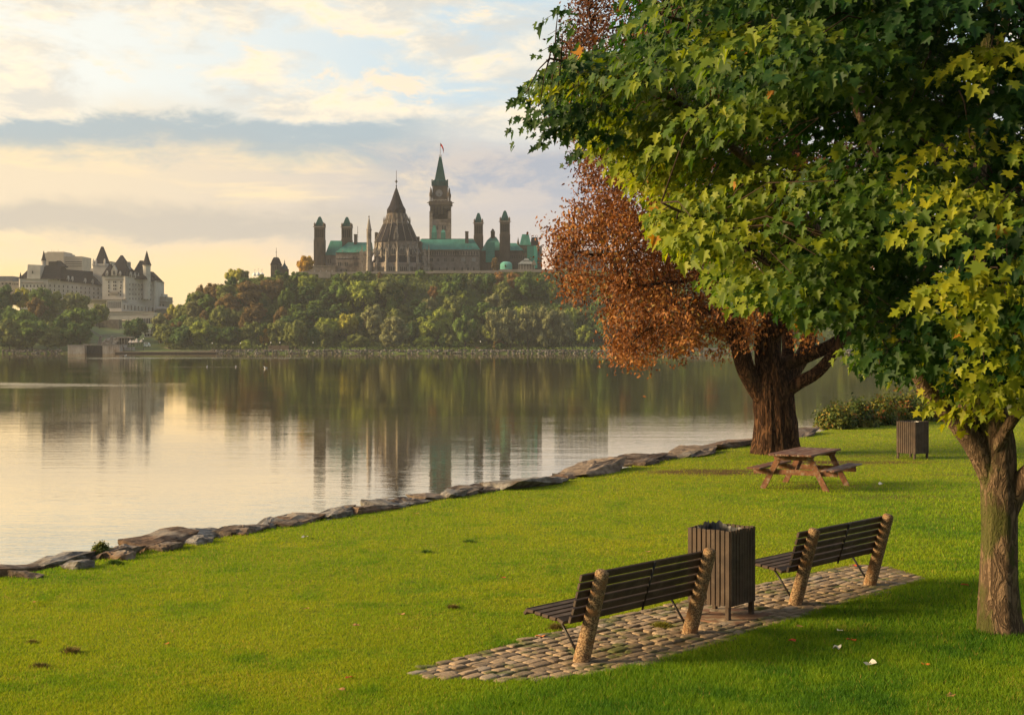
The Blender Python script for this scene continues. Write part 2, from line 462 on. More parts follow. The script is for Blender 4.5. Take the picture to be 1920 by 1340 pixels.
us = np.arange(-500, 2701, 16.0)
ys = np.concatenate([np.arange(640, 656, 2.0), np.arange(656, 745, 4.0), np.arange(745, 920, 12.0), np.array([960, 1050, 1200, 1350, 1500.])])
UU, YY = np.meshgrid(us, ys)
TZ = far_z(UU, YY) + np.where(YY > 676, (fbm(UU * .05, YY * .1, 9) - .5) * 2.0, 0)
TV = np.stack([(UU - 960) * YY / F, YY, TZ], -1).reshape(-1, 3)
nx_ = len(us); ii = (np.arange(len(ys) - 1)[:, None] * nx_ + np.arange(nx_ - 1)[None, :]).ravel()
me = mesh_np('hill', TV, np.full(len(ii), 4), np.stack([ii, ii + 1, ii + nx_ + 1, ii + nx_], -1).ravel(), True)
tag(link('hill', me, surf('far grass', (0.10, 0.145, 0.026), (0.075, 0.10, 0.022), .08, c3=(0.06, 0.055, 0.025), s3=.03)), kind='structure')

def ribbon(name, pts, half, mat, dz):
    m = MB(); vs = []
    for i, (u, Y) in enumerate(pts):
        for sgn in (-1, 1): vs.append(far_pt(u, Y + sgn * half, dz))
    m.add(vs, [(2 * i, 2 * i + 2, 2 * i + 3, 2 * i + 1) for i in range(len(pts) - 1)])
    return tag(m.build(name, mat), kind='structure')
GRAVEL = surf('pale gravel', (0.30, 0.25, 0.19), (0.22, 0.19, 0.14), .4)
ribbon('path', [(u, 664 + 1.5 * math.sin(u * .01)) for u in range(330, 1800, 20)], 1.2, GRAVEL, .12)
ribbon('footpath', [(345, 664), (325, 672), (308, 684), (304, 694), (312, 704)], 1.6, GRAVEL, .15)

# rip-rap stones along the far waterline
def stones(n, seed):
    rg = np.random.default_rng(seed)
    u = rg.uniform(-120, 2100, n); keep = (u < 120) | (u > 395); u = u[keep]; n = len(u)
    Y = 646.8 + rg.random(n) ** 1.2 * 5.5
    base = np.array([(1, 0, 0), (0, 1, 0), (-1, 0, 0), (0, -1, 0), (0, 0, 1), (0, 0, -1)], float)
    fc = np.array([(0, 1, 4), (1, 2, 4), (2, 3, 4), (3, 0, 4), (1, 0, 5), (2, 1, 5), (3, 2, 5), (0, 3, 5)])
    s = rg.uniform(.25, .75, n)
    V = base[None] * s[:, None, None] * rg.uniform(.6, 1.25, (n, 6, 3)) * np.array([1.3, 1, .75])
    a = rg.uniform(0, 6.28, n); c, si = np.cos(a)[:, None], np.sin(a)[:, None]
    X_, Y_ = V[..., 0] * c - V[..., 1] * si, V[..., 0] * si + V[..., 1] * c
    V = np.stack([X_ + ((u - 960) * Y / F)[:, None], Y_ + Y[:, None], V[..., 2] + far_z(u, Y)[:, None] + .15], -1).reshape(-1, 3)
    L = (fc[None] + (np.arange(n) * 6)[:, None, None]).ravel()
    return mesh_np('shore stones', V, np.full(n * 8, 3), L, False, np.repeat(rg.random(n), 6))
tag(link('shore_stones', stones(5200, 5), surf('riprap', (.2, .2, .2), rough=.9, tint=[(0, (.045, .038, .03)), (1, (.22, .205, .185)), (.55, (.085, .073, .06))])),
    'grey and brown broken stones lining the far waterline', 'stones', kind='stuff')

# ------------------------------------------------------------------ grass blades on the lawn
def in_poly(px, py, poly):
    ins = np.zeros(px.shape, bool); n = len(poly)
    for i in range(n):
        (x1, y1), (x2, y2) = poly[i], poly[(i + 1) % n]
        c = ((y1 > py) != (y2 > py)) & (px < (x2 - x1) * (py - y1) / (y2 - y1 + 1e-12) + x1)
        ins ^= c
    return ins
PAVE_PX = [(757, 1263), (800, 1270), (860, 1274), (1000, 1277), (1100, 1270), (1230, 1243), (1400, 1190), (1560, 1140), (1700, 1100), (1745, 1088), (1700, 1072), (1660, 1062),
           (1600, 1060), (1560, 1066), (1430, 1093), (1300, 1122), (1180, 1150), (1040, 1185), (900, 1222), (830, 1241)]
PAVE = [tuple(on_lawn(*p).xy) for p in PAVE_PX]

def grass(n, seed):
    rg = np.random.default_rng(seed)
    px = rg.uniform(-120, 2040, n); py = HZ + 150 + (1400 - HZ - 150) * rg.random(n) ** 0.85
    px = np.concatenate([px, rg.uniform(-900, -120, n // 10), rg.uniform(2040, 3600, n // 4)]); no = len(px) - n      # and, thinner, the lawn beside the view
    py = np.concatenate([py, HZ + 150 + (1400 - HZ - 150) * rg.random(no) ** 0.85]); out_ = np.arange(len(px)) >= n; n = len(px)
    d = (EYE - GZ) * F / (py - HZ); X = (px - 960) * d / F; Y = d
    # a fringe of longer blades creeping over the edge of the paving
    PP = np.array(PAVE); ne = 22000; e = rg.integers(0, len(PP), ne); tt = rg.random((ne, 1)); q = PP[e] * (1 - tt) + PP[(e + 1) % len(PP)] * tt + rg.normal(0, .035, (ne, 2))
    ln = np.hypot(*(PP[(e + 1) % len(PP)] - PP[e]).T); q = q[rg.random(ne) < ln / ln.max()]
    X = np.concatenate([X, q[:, 0]]); Y = np.concatenate([Y, q[:, 1]]); d = np.concatenate([d, q[:, 1]]); edge = np.arange(len(X)) >= n; out_ = np.concatenate([out_, np.zeros(len(X) - n, bool)]); n = len(X)
    sdv = shore_dist(X, Y); soil = soil_mask(X, Y)
    pv = in_poly(X, Y, PAVE)
    keep = (sdv > .2 + .25 * fbm(X * 2, Y * 2, 77)) & (soil < rg.random(n) * .9 + .08) & (~pv | edge | (rg.random(n) < .10))
    X, Y, d, pv, edge, out_ = X[keep], Y[keep], d[keep], pv[keep], edge[keep], out_[keep]; n = len(X)
    # tufts: pull blades towards clump centres
    lush_shade = lush_shade_mask(X, Y)
    k = np.maximum(1, d / 15) * np.where(out_, 1.6, 1.0)
    clump = fbm(X * 5, Y * 5, 60)
    h = (.017 + .021 * rg.random(n)) * (1 + .8 * lush_shade) * (0.7 + 0.65 * clump) * (1 + .12 * (k - 1)); h[pv & ~edge] *= .45
    wd = rg.uniform(.003, .006, n) * k
    a = rg.uniform(0, 6.283, n); lean = rg.uniform(.15, .9, n) * h; la = rg.uniform(0, 6.283, n)
    z = lawn_z(X, Y) - .004
    p0 = np.stack([X - np.cos(a) * wd, Y - np.sin(a) * wd, z], -1); p1 = np.stack([X + np.cos(a) * wd, Y + np.sin(a) * wd, z], -1)
    p2 = np.stack([X + np.cos(la) * lean, Y + np.sin(la) * lean, z + h], -1)
    V = np.stack([p0, p1, p2], 1).reshape(-1, 3)
    yel = np.clip((fbm(X * .45, Y * .45, 31) - .34) * 1.7, 0, 1) * .26
    dark = np.clip((fbm(X * 1.6, Y * 1.6, 81) - .53) * 4, 0, 1) * .27
    tint = .54 + yel - .21 * lush_shade - dark + rg.normal(0, .085, n)
    dry = rg.random(n) < .02 + .10 * np.clip((fbm(X * 1.1, Y * 1.1, 140) - .60) * 6, 0, 1); tint[dry] = .97
    return mesh_np('grass', V, np.full(n, 3), np.arange(3 * n), False, np.repeat(np.clip(tint, 0, 1), 3))
GRASS_T = [(0, (.045, .13, .010)), (1, (.38, .29, .07)), (.25, (.09, .20, .010)), (.5, (.185, .285, .010)), (.75, (.305, .340, .014)), (.88, (.38, .33, .02))]
tag(link('grass', grass(760000, 3), surf('grass blades', (1, 1, 1), rough=.7, spec=.15, tint=GRASS_T, trans=(.42, (1.25, 1.25, .8)))),
    'short mown yellow green grass covering the park lawn', 'grass', kind='stuff')

# ------------------------------------------------------------------ cobbled paving
def paving():
    rg = np.random.default_rng(8); m = MB()
    ax = Vector((.69, .724, 0)).normalized(); nn = Vector((-ax.y, ax.x, 0))
    o0 = Vector((*PAVE[3], 0)); P = np.array(PAVE)
    s_all = (P - np.array(o0.xy)) @ np.array(ax.xy); t_all = (P - np.array(o0.xy)) @ np.array(nn.xy)
    tints = []
    row = 0; t_ = t_all.min() - .05
    while t_ < t_all.max() + .1:
        wv = rg.uniform(.11, .145); s_ = s_all.min() - rg.uniform(0, .25)
        while s_ < s_all.max() + .1:
            ln = rg.uniform(.14, .28)
            c = o0 + ax * (s_ + ln / 2) + nn * (t_ + wv / 2 + .02 * math.sin(s_ * 1.3 + row))
            if in_poly(np.array([c.x]), np.array([c.y]), PAVE)[0] and rg.random() > .02:
                n = 18; top = GZ + rg.uniform(.012, .026); rot = rg.normal(0, .05)
                hl, hw = ln / 2 - rg.uniform(.004, .012), wv / 2 - rg.uniform(.003, .009)
                rings = []
                tl = (rg.normal(0, .035), rg.normal(0, .05))
                jit = 1 + rg.normal(0, .05, n)
                for sc, zz in ((1.0, GZ - .03), (1.0, top - .012), (.94, top - .003), (.72, top + .001)):
                    for i in range(n):
                        a = 6.2832 * i / n; ca, sa = math.cos(a), math.sin(a)
                        q = (abs(ca) ** 5.5 + abs(sa) ** 5.5) ** (-1 / 5.5) * jit[i]
                        lx, ly = ca * q * hl * sc, sa * q * hw * sc
                        lx, ly = lx * math.cos(rot) - ly * math.sin(rot), lx * math.sin(rot) + ly * math.cos(rot)
                        p = c + ax * lx + nn * ly; p.z = zz + (lx * tl[0] + ly * tl[1] if zz > GZ - .02 else 0)
                        rings.append(p)
                fs = [(j * n + i, j * n + (i + 1) % n, (j + 1) * n + (i + 1) % n, (j + 1) * n + i) for j in range(3) for i in range(n)] + [tuple(range(3 * n, 4 * n))]
                m.add(rings, fs, True); tints += [rg.random()] * (4 * n)
            s_ += ln
        t_ += wv; row += 1
    me = m.mesh('cobbles'); a_ = me.attributes.new('tint', 'FLOAT', 'POINT'); a_.data.foreach_set('value', np.array(tints, np.float32))
    return me
COBBLE = surf('cobblestone', (.30, .215, .14), (.17, .125, .085), 14, bump=.8, bscale=38, bdist=.014, tint=[(0, (.10, .075, .055)), (1, (.30, .28, .26)), (.5, (.32, .225, .14)), (.8, (.42, .30, .19))], c3=(.10, .105, .03), s3=3.0)
tag(link('cobbled_paving', paving(), COBBLE), kind='structure')
m = MB(); m.add([(x, y, GZ + .001) for x, y in PAVE], [tuple(range(len(PAVE)))])
me = m.mesh('joint'); bm = bmesh.new(); bm.from_mesh(me); bmesh.ops.triangulate(bm, faces=bm.faces[:]); bm.to_mesh(me); bm.free()
for v in me.vertices: v.co.z = float(lawn_z(np.array([v.co.x]), np.array([v.co.y]))[0]) + .006
tag(link('sand_bedding', me, surf('joint sand', (.16, .10, .05), (.10, .07, .03), 8, c3=(.10, .12, .02), s3=2.2, bump=.4, bscale=60)), kind='structure')

# ================================================================== FURNITURE
WOODP = surf('brown painted slats', (.072, .044, .028), (.042, .026, .017), 3.0, stretch=(1, 1, 1), rough=.62, bump=.15, bscale=30, bdist=.004, c3=(.085, .058, .040), s3=5)
IRON = surf('dark iron', (.018, .016, .015), (.03, .022, .016), 12, rough=.5, spec=.4)
AGG = surf('exposed aggregate concrete', (.36, .235, .125), (.115, .068, .036), 62, detail=2.5, rough=.9, bump=1.0, bscale=70, bdist=.012, lo=.44, hi=.56, c3=(.24, .12, .05), s3=9)
CONC = surf('weathered concrete', (.30, .235, .165), (.21, .16, .11), 5, rough=.9, bump=.2, bscale=40, bdist=.005)

# bench: x runs along the bench, +y is the way it faces (towards the river)
LB = 1.84
def bench(loc, rz, label):
    root = empty('park_bench', loc, rz, label, 'bench', 'slatted benches on the cobbled paving')
    ln = .27 / .93
    for x in (0, LB):
        m = MB()
        pts = [(x, .0, -.12), (x, -.0, .0), (x, -ln * .45, .45), (x, -ln * .88, .88), (x, -ln * .905, .905), (x, -ln * .918, .918), (x, -ln * .922, .922)]
        m.tube(pts, [.084, .082, .074, .068, .064, .050, .022], 20)
        m.build('post', AGG, root, False)
    tilt = math.atan(ln)
    # backrest slats follow the posts
    m = MB()
    for k in range(6):
        z = .86 - k * .082; y = -ln * z + .083
        off = 0.0
        if k == 5: off = .012
        M = Matrix.Translation((LB / 2, y + off, z)) @ Matrix.Rotation(tilt, 4, 'X')
        e = .215
        m.box(-LB / 2 - e, LB / 2 + e - .06, -.017, .017, -.034, .034, M, .006)
    m.build('backrest', WOODP, root, False)
    m = MB()
    for k in range(5):
        y = .085 + k * .093; z = .425 + .012 * k
        M = Matrix.Translation((LB / 2, y, z)) @ Matrix.Rotation(R(5 if k else 24), 4, 'X')
        m.box(-LB / 2 - .215, LB / 2 + .155, -.041, .041, -.017, .017, M, .006)
    M = Matrix.Translation((LB / 2, .085 + 4.62 * .093, .425 + .04)) @ Matrix.Rotation(R(-48), 4, 'X')
    m.box(-LB / 2 - .215, LB / 2 + .155, -.036, .036, -.017, .017, M, .006)
    m.build('seat', WOODP, root, False)
    m = MB()
    for z0, z1 in ((.40, .885),):
        y0, y1 = -ln * z0 + .052, -ln * z1 + .052
        m.tube([(LB / 2 + .02, y0 + .02, z0 - .01), (LB / 2 + .02, y1, z1)], .013, 4)
    m.build('back_strap', IRON, root, False)
    for x in (0, LB):
        m = MB()
        m.tube([(x + .03, .30, .40), (x + .03, .045, .06)], .013, 6)
        m.build('brace', IRON, root, False)
        m = MB()
        m.tube([(x + .03, .50, .447), (x + .03, .12, .395), (x + .03, .03, .40), (x + .03, -.03, .47), (x + .03, -.17, .84)], .014, 5)
        m.build('bracket', IRON, root, False)
    return root
p = on_lawn(1089, 1243); q = on_lawn(1292, 1188)
bench((p.x, p.y, GZ), math.atan2(q.y - p.y, q.x - p.x), 'nearer dark slatted bench with speckled concrete posts, left of the slatted bin')
p = on_lawn(1490, 1135); q = on_lawn(1635, 1096)
bench((p.x, p.y, GZ), math.atan2(q.y - p.y, q.x - p.x), 'farther dark slatted bench with speckled concrete posts, right of the slatted bin')

def litter_bin(loc, rz, s, h, label, liner):
    """corner at the near side; x along the right face"""
    root = empty('litter_bin', loc, rz, label, 'bin', 'slatted wooden litter bins on the lawn')
    zb = .15; n = 9; wv = s / n
    for k in range(4):
        Mk = Matrix.Rotation(k * math.pi / 2, 4, 'Z') @ Matrix.Translation((-s / 2, -s / 2, 0))
        m = MB()
        for i in range(n):
            m.box(i * wv + .006, (i + 1) * wv - .006, -.011 + .003 * math.sin(i * 7.7 + k), .011, zb + .012 * math.sin(i * 3.1 + k * 2), h + .004 * math.sin(i * 5 + k), Mk, .003)
        m.build('slat_panel', WOODP, root, False)
        m = MB(); m.box(-.005, .05, .016, .06, -.06, h - .02, Mk, .003); m.build('leg', WOODP, root, False)
    m = MB()
    for k in range(4):
        Mk = Matrix.Rotation(k * math.pi / 2, 4, 'Z') @ Matrix.Translation((-s / 2, -s / 2, 0))
        m.box(.014, s - .016, .014, .05, zb + .05, zb + .12, Mk)
    m.build('lower_rail', WOODP, root, False)
    m = MB()
    for k in range(4):
        Mk = Matrix.Rotation(k * math.pi / 2, 4, 'Z') @ Matrix.Translation((-s / 2, -s / 2, 0))
        m.box(.014, s - .016, .014, .052, h - .10, h - .03, Mk)
    m.build('rim', WOODP, root, False)
    # crumpled liner bag inside, folded over at the top
    rg = random.Random(4); n = 40; vs = []; fs = []
    rings = [(.36, zb + .10), (.40, h - .35), (.42, h - .10), (.43, h - .05), (.40, h - .03), (.36, h - .02), (.30, h - .20), (.22, h - .42)]
    for j, (r, z) in enumerate(rings):
        for i in range(n):
            a = 6.2832 * i / n; q = (abs(math.cos(a)) ** 6 + abs(math.sin(a)) ** 6) ** (-1 / 6)
            rr = min(r * q * s / .9 * (1 + rg.uniform(-.035, .01)), s / 2 * q - .065)
            back = max(0.0, math.sin(a + 0.3)) if j in (3, 4, 5) else 0
            vs.append((rr * math.cos(a), rr * math.sin(a), z + rg.uniform(-.014, .014) + (.045 * back * rg.uniform(0, 1.6) if liner else 0)))
    for j in range(len(rings) - 1):
        for i in range(n): fs.append((j * n + i, j * n + (i + 1) % n, (j + 1) * n + (i + 1) % n, (j + 1) * n + i))
    fs.append(tuple(range(7 * n, 8 * n)))
    m = MB(); m.add(vs, fs)
    m.build('liner_bag', surf('black plastic bag', (.012, .012, .014), rough=.28, spec=.6), root, False)
    return root
s = .54
c = on_lawn(1369, 1167) ; a = math.atan2(.417, .337)
cc = Vector((c.x, c.y, GZ)) + Matrix.Rotation(a, 3, 'Z') @ Vector((s / 2 - .0, s / 2 - .0, 0))
litter_bin((cc.x, cc.y, GZ + .02), a, s, .985, 'brown slatted square litter bin with a black bag, standing between the two benches', True)
BINC = cc.copy(); BINA = a
c = on_lawn(1716, 862); a = math.atan2(.25, .31)
cc = Vector((c.x, c.y, GZ)) + Matrix.Rotation(a, 3, 'Z') @ Vector((.29, .29, 0))
litter_bin((cc.x, cc.y, GZ), a, .58, .985, 'grey brown slatted square litter bin alone on the grass beyond the picnic table', False)

m = MB(); M = Matrix.Translation((BINC.x, BINC.y, GZ)) @ Matrix.Rotation(BINA, 4, 'Z')
m.box(-.44, .44, -.44, .44, -.05, .022, M, .012)
o = m.build('concrete_slab', surf('dirty slab', (.27, .20, .135), (.17, .085, .05), 3.2, rough=.9, bump=.3, bscale=50, bdist=.005, lo=.42, hi=.6), None)
tag(o, 'flat square concrete slab under the bin between the benches', 'slab')

# picnic table: x along the table
OLDW = surf('weathered red brown timber', (.20, .085, .038), (.115, .05, .026), 2.5, stretch=(.6, 5, 5), rough=.8, bump=.4, bscale=9, bdist=.006, c3=(.22, .155, .105), s3=2.2)
OLDT = surf('worn table boards', (.15, .062, .033), (.085, .036, .022), 2.5, stretch=(.6, 6, 6), rough=.65, bump=.4, bscale=9, bdist=.006, c3=(.25, .19, .14), s3=2.4)
root = empty('picnic_table', (6.22, 30.55, GZ), math.atan2(.876, .482), 'weathered red brown wooden picnic table with attached benches near the big trunk', 'picnic table')
Lt = 2.05
def boards(name, y0, n, bw, z, th, ext=0.0, seed=1):
    rg = random.Random(seed); m = MB()
    for i in range(n):
        yy = y0 + i * (bw + .012); e = rg.uniform(-.02, .02)
        m.box(-Lt / 2 - ext + e, Lt / 2 + ext + e, yy, yy + bw, z - th + rg.uniform(-.003, .003), z + rg.uniform(-.003, .003), None, .006)
    return m.build(name, OLDT, root, False)
boards('tabletop', -.47, 6, .145, .755, .04, .05)
boards('seat', -.93, 2, .14, .455, .04, .03, 2); boards('seat', .64, 2, .14, .455, .04, .03, 3)
for sx in (-1, 1):
    x = sx * (Lt / 2 - .28)
    for sy in (-1, 1):
        m = MB()
        m.prism([(sy * .24, .715), (sy * .37, .715), (sy * .77, -.05), (sy * .64, -.05)], x - .02, x + .02, Matrix.Rotation(math.pi / 2, 4, 'Z') @ Matrix.Scale(-1, 4, (0, 1, 0)))
        m.build('leg', OLDW, root, False)
    m = MB(); m.box(x - sx * .066 - .022, x - sx * .066 + .022 + 0, -.90, .90, .30, .413, None, .004); m.build('seat_beam', OLDW, root, False)
    m = MB(); m.prism([(-.44, .713), (.44, .713), (.40, .615), (-.40, .615)], x + sx * .024, x + sx * .066, Matrix.Rotation(math.pi / 2, 4, 'Z') @ Matrix.Scale(-1, 4, (0, 1, 0))); m.build('top_beam', OLDW, root, False)
    m = MB(); m.tube([(x - sx * .10, 0, .36), (sx * .12, 0, .70)], .045, 4, False); m.build('brace', OLDW, root, False)

# ------------------------------------------------------------------ shoreline rocks
ROCKC = {'brown': surf('brown rock', (.17, .10, .058), (.07, .042, .026), 4.5, bump=1.0, bscale=9, bdist=.04, c3=(.26, .21, .16), s3=1.5),
         'grey': surf('grey rock', (.25, .225, .20), (.10, .088, .076), 4.5, bump=1.0, bscale=10, bdist=.04, c3=(.10, .075, .055), s3=2.5),
         'dark': surf('dark rock', (.105, .07, .048), (.045, .03, .022), 4.5, bump=1.0, bscale=9, bdist=.04, c3=(.20, .16, .125), s3=1.8),
         'tan': surf('tan rock', (.26, .195, .14), (.125, .09, .064), 4.0, bump=1.0, bscale=8, bdist=.04, c3=(.12, .085, .06), s3=1.6)}
def rock(x0, x1, ytop, ybase, kind, label, seed):
    rg = random.Random(seed)
    g = on_lawn((x0 + x1) / 2, ybase); d = g.y; k = d / F
    wv = (x1 - x0) * k * 1.30; h = max((ybase - ytop) * k * .92, .24) * rg.uniform(.9, 1.18)
    pl = on_lawn(x0, ybase + (x1 - x0) * .10); pr = on_lawn(x1, ybase - (x1 - x0) * .10)
    a = math.atan2(pr.y - pl.y, pr.x - pl.x); wv = max(wv, (pr - pl).length * .95)
    dep = min(max(.55 * wv, .5), 1.3)
    bm = bmesh.new()
    for i in range(13):
        q = Vector((rg.gauss(0, 1), rg.gauss(0, 1), rg.gauss(0, 1))).normalized(); q = q * (abs(q.x) ** 5 + abs(q.y) ** 5 + abs(q.z) ** 5) ** (-.2) * rg.uniform(.74, 1.04)
        bm.verts.new((q.x * .52 * wv, q.y * .5 * dep, q.z * .5 * h))
    for sx in (-1, 1):
        for sy in (-1, 1): bm.verts.new((sx * wv * rg.uniform(.40, .5), sy * dep * rg.uniform(.3, .5), h * rg.uniform(.12, .46)))
    r = bmesh.ops.convex_hull(bm, input=bm.verts[:])
    bmesh.ops.delete(bm, geom=list({e for e in r['geom_interior'] + r['geom_unused'] if isinstance(e, bmesh.types.BMVert)}), context='VERTS')
    bmesh.ops.subdivide_edges(bm, edges=bm.edges[:], cuts=4, use_grid_fill=True)
    bmesh.ops.triangulate(bm, faces=bm.faces[:])
    bm.normal_update()
    sc = Vector((seed * 3.1, seed * 1.7, 0)); am = min(.06, h * .14)
    for v in bm.verts:
        q = v.co * 3.5 + sc
        st = round(v.co.z / (h * .22)) * h * .22
        v.co.z = v.co.z * .6 + st * .4
        v.co += v.normal * (mnoise.noise(q) * am + mnoise.noise(q * 3) * am * .6 + mnoise.noise(q * 7) * am * .45)
    nn = Vector((-math.sin(a), math.cos(a), 0))
    ctr = (pl + pr) / 2 + nn * (dep * .42); ctr.z = GZ - .10 + h * .33
    me = bpy.data.meshes.new('shore_rock'); bm.to_mesh(me); bm.free()
    o = link('shore_rock', me, ROCKC[kind]); o.location = ctr; o.rotation_euler = (rg.uniform(-.12, .08), rg.uniform(-.10, .10), a + rg.uniform(-.14, .14))
    tag(o, label, 'rock', 'rocks edging the lawn along the near shore')
ROCKS = [(-60, 112, 1040, 1074, 'brown', 'flat brown rock at the left edge of the photo on the shoreline'),
 (84, 192, 1020, 1052, 'grey', 'pale grey stepped rock second from the left on the shoreline'),
 (192, 274, 1013, 1041, 'dark', 'dark brown rough rock right of a small yellow weed'),
 (272, 392, 985, 1020, 'brown', 'large brown slab rock, largest on the left part of the shore'),
 (368, 440, 977, 1003, 'grey', 'pale grey rock behind the end of the large brown slab'),
 (432, 514, 970, 997, 'dark', 'dark brown blocky rock between two pale grey rocks'),
 (495, 546, 967, 987, 'grey', 'small pale grey rock right of the dark blocky rock'),
 (537, 626, 955, 980, 'brown', 'long brown rock below the reflection of the leftmost vent tower'),
 (610, 685, 946, 967, 'grey', 'mottled grey flat rock right of the long brown rock'),
 (675, 752, 940, 959, 'brown', 'low brown rock below the reflection of the library dome'),
 (728, 826, 927, 947, 'grey', 'flat grey rock below and right of the library reflection'),
 (808, 872, 914, 934, 'tan', 'rounded tan rock below the clock tower reflection'),
 (860, 912, 910, 928, 'dark', 'small dark rock just right of the clock tower reflection'),
 (900, 982, 902, 920, 'dark', 'low dark brown rock left of the broad pale boulder'),
 (972, 1076, 884, 911, 'grey', 'broad pale grey boulder in the middle of the shoreline'),
 (1060, 1108, 880, 895, 'brown', 'small brown rock between the grey and the tan boulder'),
 (1086, 1196, 859, 887, 'tan', 'large smooth tan boulder rising above the middle of the shoreline'),
 (1188, 1262, 851, 865, 'dark', 'low dark rock right of the large tan boulder'),
 (1215, 1302, 848, 860, 'dark', 'flat dark brown rock before the low grey rock'),
 (1296, 1360, 835, 852, 'tan', 'low grey tan rock left of the big tree trunk'),
 (1355, 1420, 824, 838, 'brown', 'brown rock touching the left side of the big trunk'),
 (1500, 1546, 803, 816, 'dark', 'low dark rock between the big trunk and the red green bushes')]
for i, r_ in enumerate(ROCKS): rock(*r_, i + 3)

for i in range(17):
    x_ = 60 + i * 76 + (i * 37) % 29; g_ = 1074 - (x_ - 112) * .21 if x_ < 500 else 993 - (x_ - 500) * .172
    rock(x_, x_ + 26 + (i * 13) % 20, g_ - 12, g_ - 2, ('dark', 'grey', 'brown')[i % 3], 'small broken stone wedged between the larger rocks of the near shore', 60 + i)
# ------------------------------------------------------------------ small things on the grass
def scrap(px, py, size, mat, name, label, cat, group, seed, curl=.5):
    rg = random.Random(seed); g = on_lawn(px, py); n = 9; m = MB(); vs = []
    cx, cy_ = rg.uniform(-.3, .3), rg.uniform(-.3, .3)
    for i in range(n):
        a = 6.2832 * i / n; rr = size * rg.uniform(.55, 1.1)
        vs.append((rr * math.cos(a), rr * math.sin(a) * .7, size * (curl * rg.uniform(.1, 1.0)) + .02))
    vs.append((cx * size, cy_ * size, .025))
    m.add(vs, [(i, (i + 1) % n, n) for i in range(n)])
    o = link(name, m.mesh(name), mat); o.location = (g.x, g.y, GZ); o.rotation_euler = (0, 0, rg.uniform(0, 6))
    tag(o, label, cat, group)
PAPER = surf('crumpled paper', (.66, .62, .54), (.55, .50, .42), 12, rough=.8)
for px, py, s_, lb in ((1570, 1219, .075, 'white leaf shaped paper scrap on the grass right of the paving'), (1632, 1249, .085, 'largest white crumpled paper scrap at lower right on the grass'),
                       (1574, 1186, .05, 'small pale scrap on the grass just below the paving'), (1652, 910, .12, 'white crumpled scrap on the lawn right of the picnic table'),
                       (572, 1010, .09, 'thin white scrap on the lawn near the shore rocks')):
    scrap(px, py, s_, PAPER, 'paper_scrap', lb, 'litter', 'pale paper scraps on the grass', int(px))
RED = surf('red leaf', (.42, .06, .012), rough=.6); TAN = surf('fallen tan leaf', (.45, .24, .08), (.36, .15, .05), 9, rough=.7); ORG = surf('fallen orange leaf', (.55, .16, .02), rough=.6)
for px, py, s_, mt_, lb in ((1809, 1101, .085, RED, 'bright red fallen maple leaf left of the near trunk'), (1604, 1064, .085, RED, 'red fallen leaf on the paving behind the farther bench'),
    (312, 1211, .05, ORG, 'orange fallen leaf on the lower left lawn'), (752, 1155, .05, TAN, 'tan fallen leaf on the lawn left of the paving'), (668, 1176, .06, TAN, 'pale tan fallen leaf left of and above the paving tip'),
    (574, 1145, .06, TAN, 'tan curled leaf on the middle of the left lawn'), (65, 1132, .06, ORG, 'orange brown leaf on the far left lawn'), (655, 1274, .045, RED, 'dark red leaf left of the paving tip'),
    (640, 1297, .05, TAN, 'brown leaf at the lower middle of the lawn'), (1597, 1204, .07, RED, 'reddish brown leaf between two paper scraps'), (1486, 1205, .06, RED, 'dark red leaf on the grass below the bin'),
    (1735, 1250, .05, ORG, 'orange leaf right of the largest paper scrap'), (1215, 1037, .06, TAN, 'pale tan leaf on the lawn above the nearer bench'), (944, 1086, .05, RED, 'small dark red leaf on the middle lawn'), (1783, 1308, .06, TAN, 'brown leaf at the lower right corner of the lawn'),
    (1012, 1196, .07, ORG, 'orange leaf at the paving edge under the nearer bench'), (780, 965, .07, TAN, 'dark tan leaf on the lawn near the shore'), (1500, 1178, .05, TAN, 'small tan leaf below the farther bench')):
    scrap(px, py, s_, mt_, 'fallen_leaf', lb, 'leaf', 'fallen leaves on the lawn', int(px) + 1, .4)

def tuft(px, py, rx, n, h, cols, label, seed):
    rg = np.random.default_rng(seed); g = on_lawn(px, py)
    r = np.abs(rg.normal(0, .30, n)).clip(0, .75); a = rg.uniform(0, 6.283, n)
    X = g.x + r * np.cos(a) * rx; Y = g.y + r * np.sin(a) * rx * .8
    hh = h * (1.15 - r) * rg.uniform(.6, 1.1, n); wd = .005; b = rg.uniform(0, 6.283, n)
    z = np.full(n, GZ - .005)
    p0 = np.stack([X - np.cos(b) * wd, Y - np.sin(b) * wd, z], -1); p1 = np.stack([X + np.cos(b) * wd, Y + np.sin(b) * wd, z], -1)
    p2 = np.stack([X + np.cos(a) * hh * .6 + rg.normal(0, .02, n), Y + np.sin(a) * hh * .6, z + hh], -1)
    me = mesh_np('grass_tuft', np.stack([p0, p1, p2], 1).reshape(-1, 3), np.full(n, 3), np.arange(3 * n), False, np.repeat(rg.random(n), 3))
    tag(link('grass_tuft', me, cols), label, 'grass tuft', 'taller grass tufts on the lawn')
TB = surf('brown tuft', (1, 1, 1), rough=.8, tint=[(0, (.05, .06, .01)), (1, (.30, .22, .05)), (.5, (.19, .125, .035))])
TG = surf('dark tuft', (1, 1, 1), rough=.8, tint=[(0, (.02, .055, .008)), (1, (.11, .19, .015)), (.5, (.065, .13, .01))])
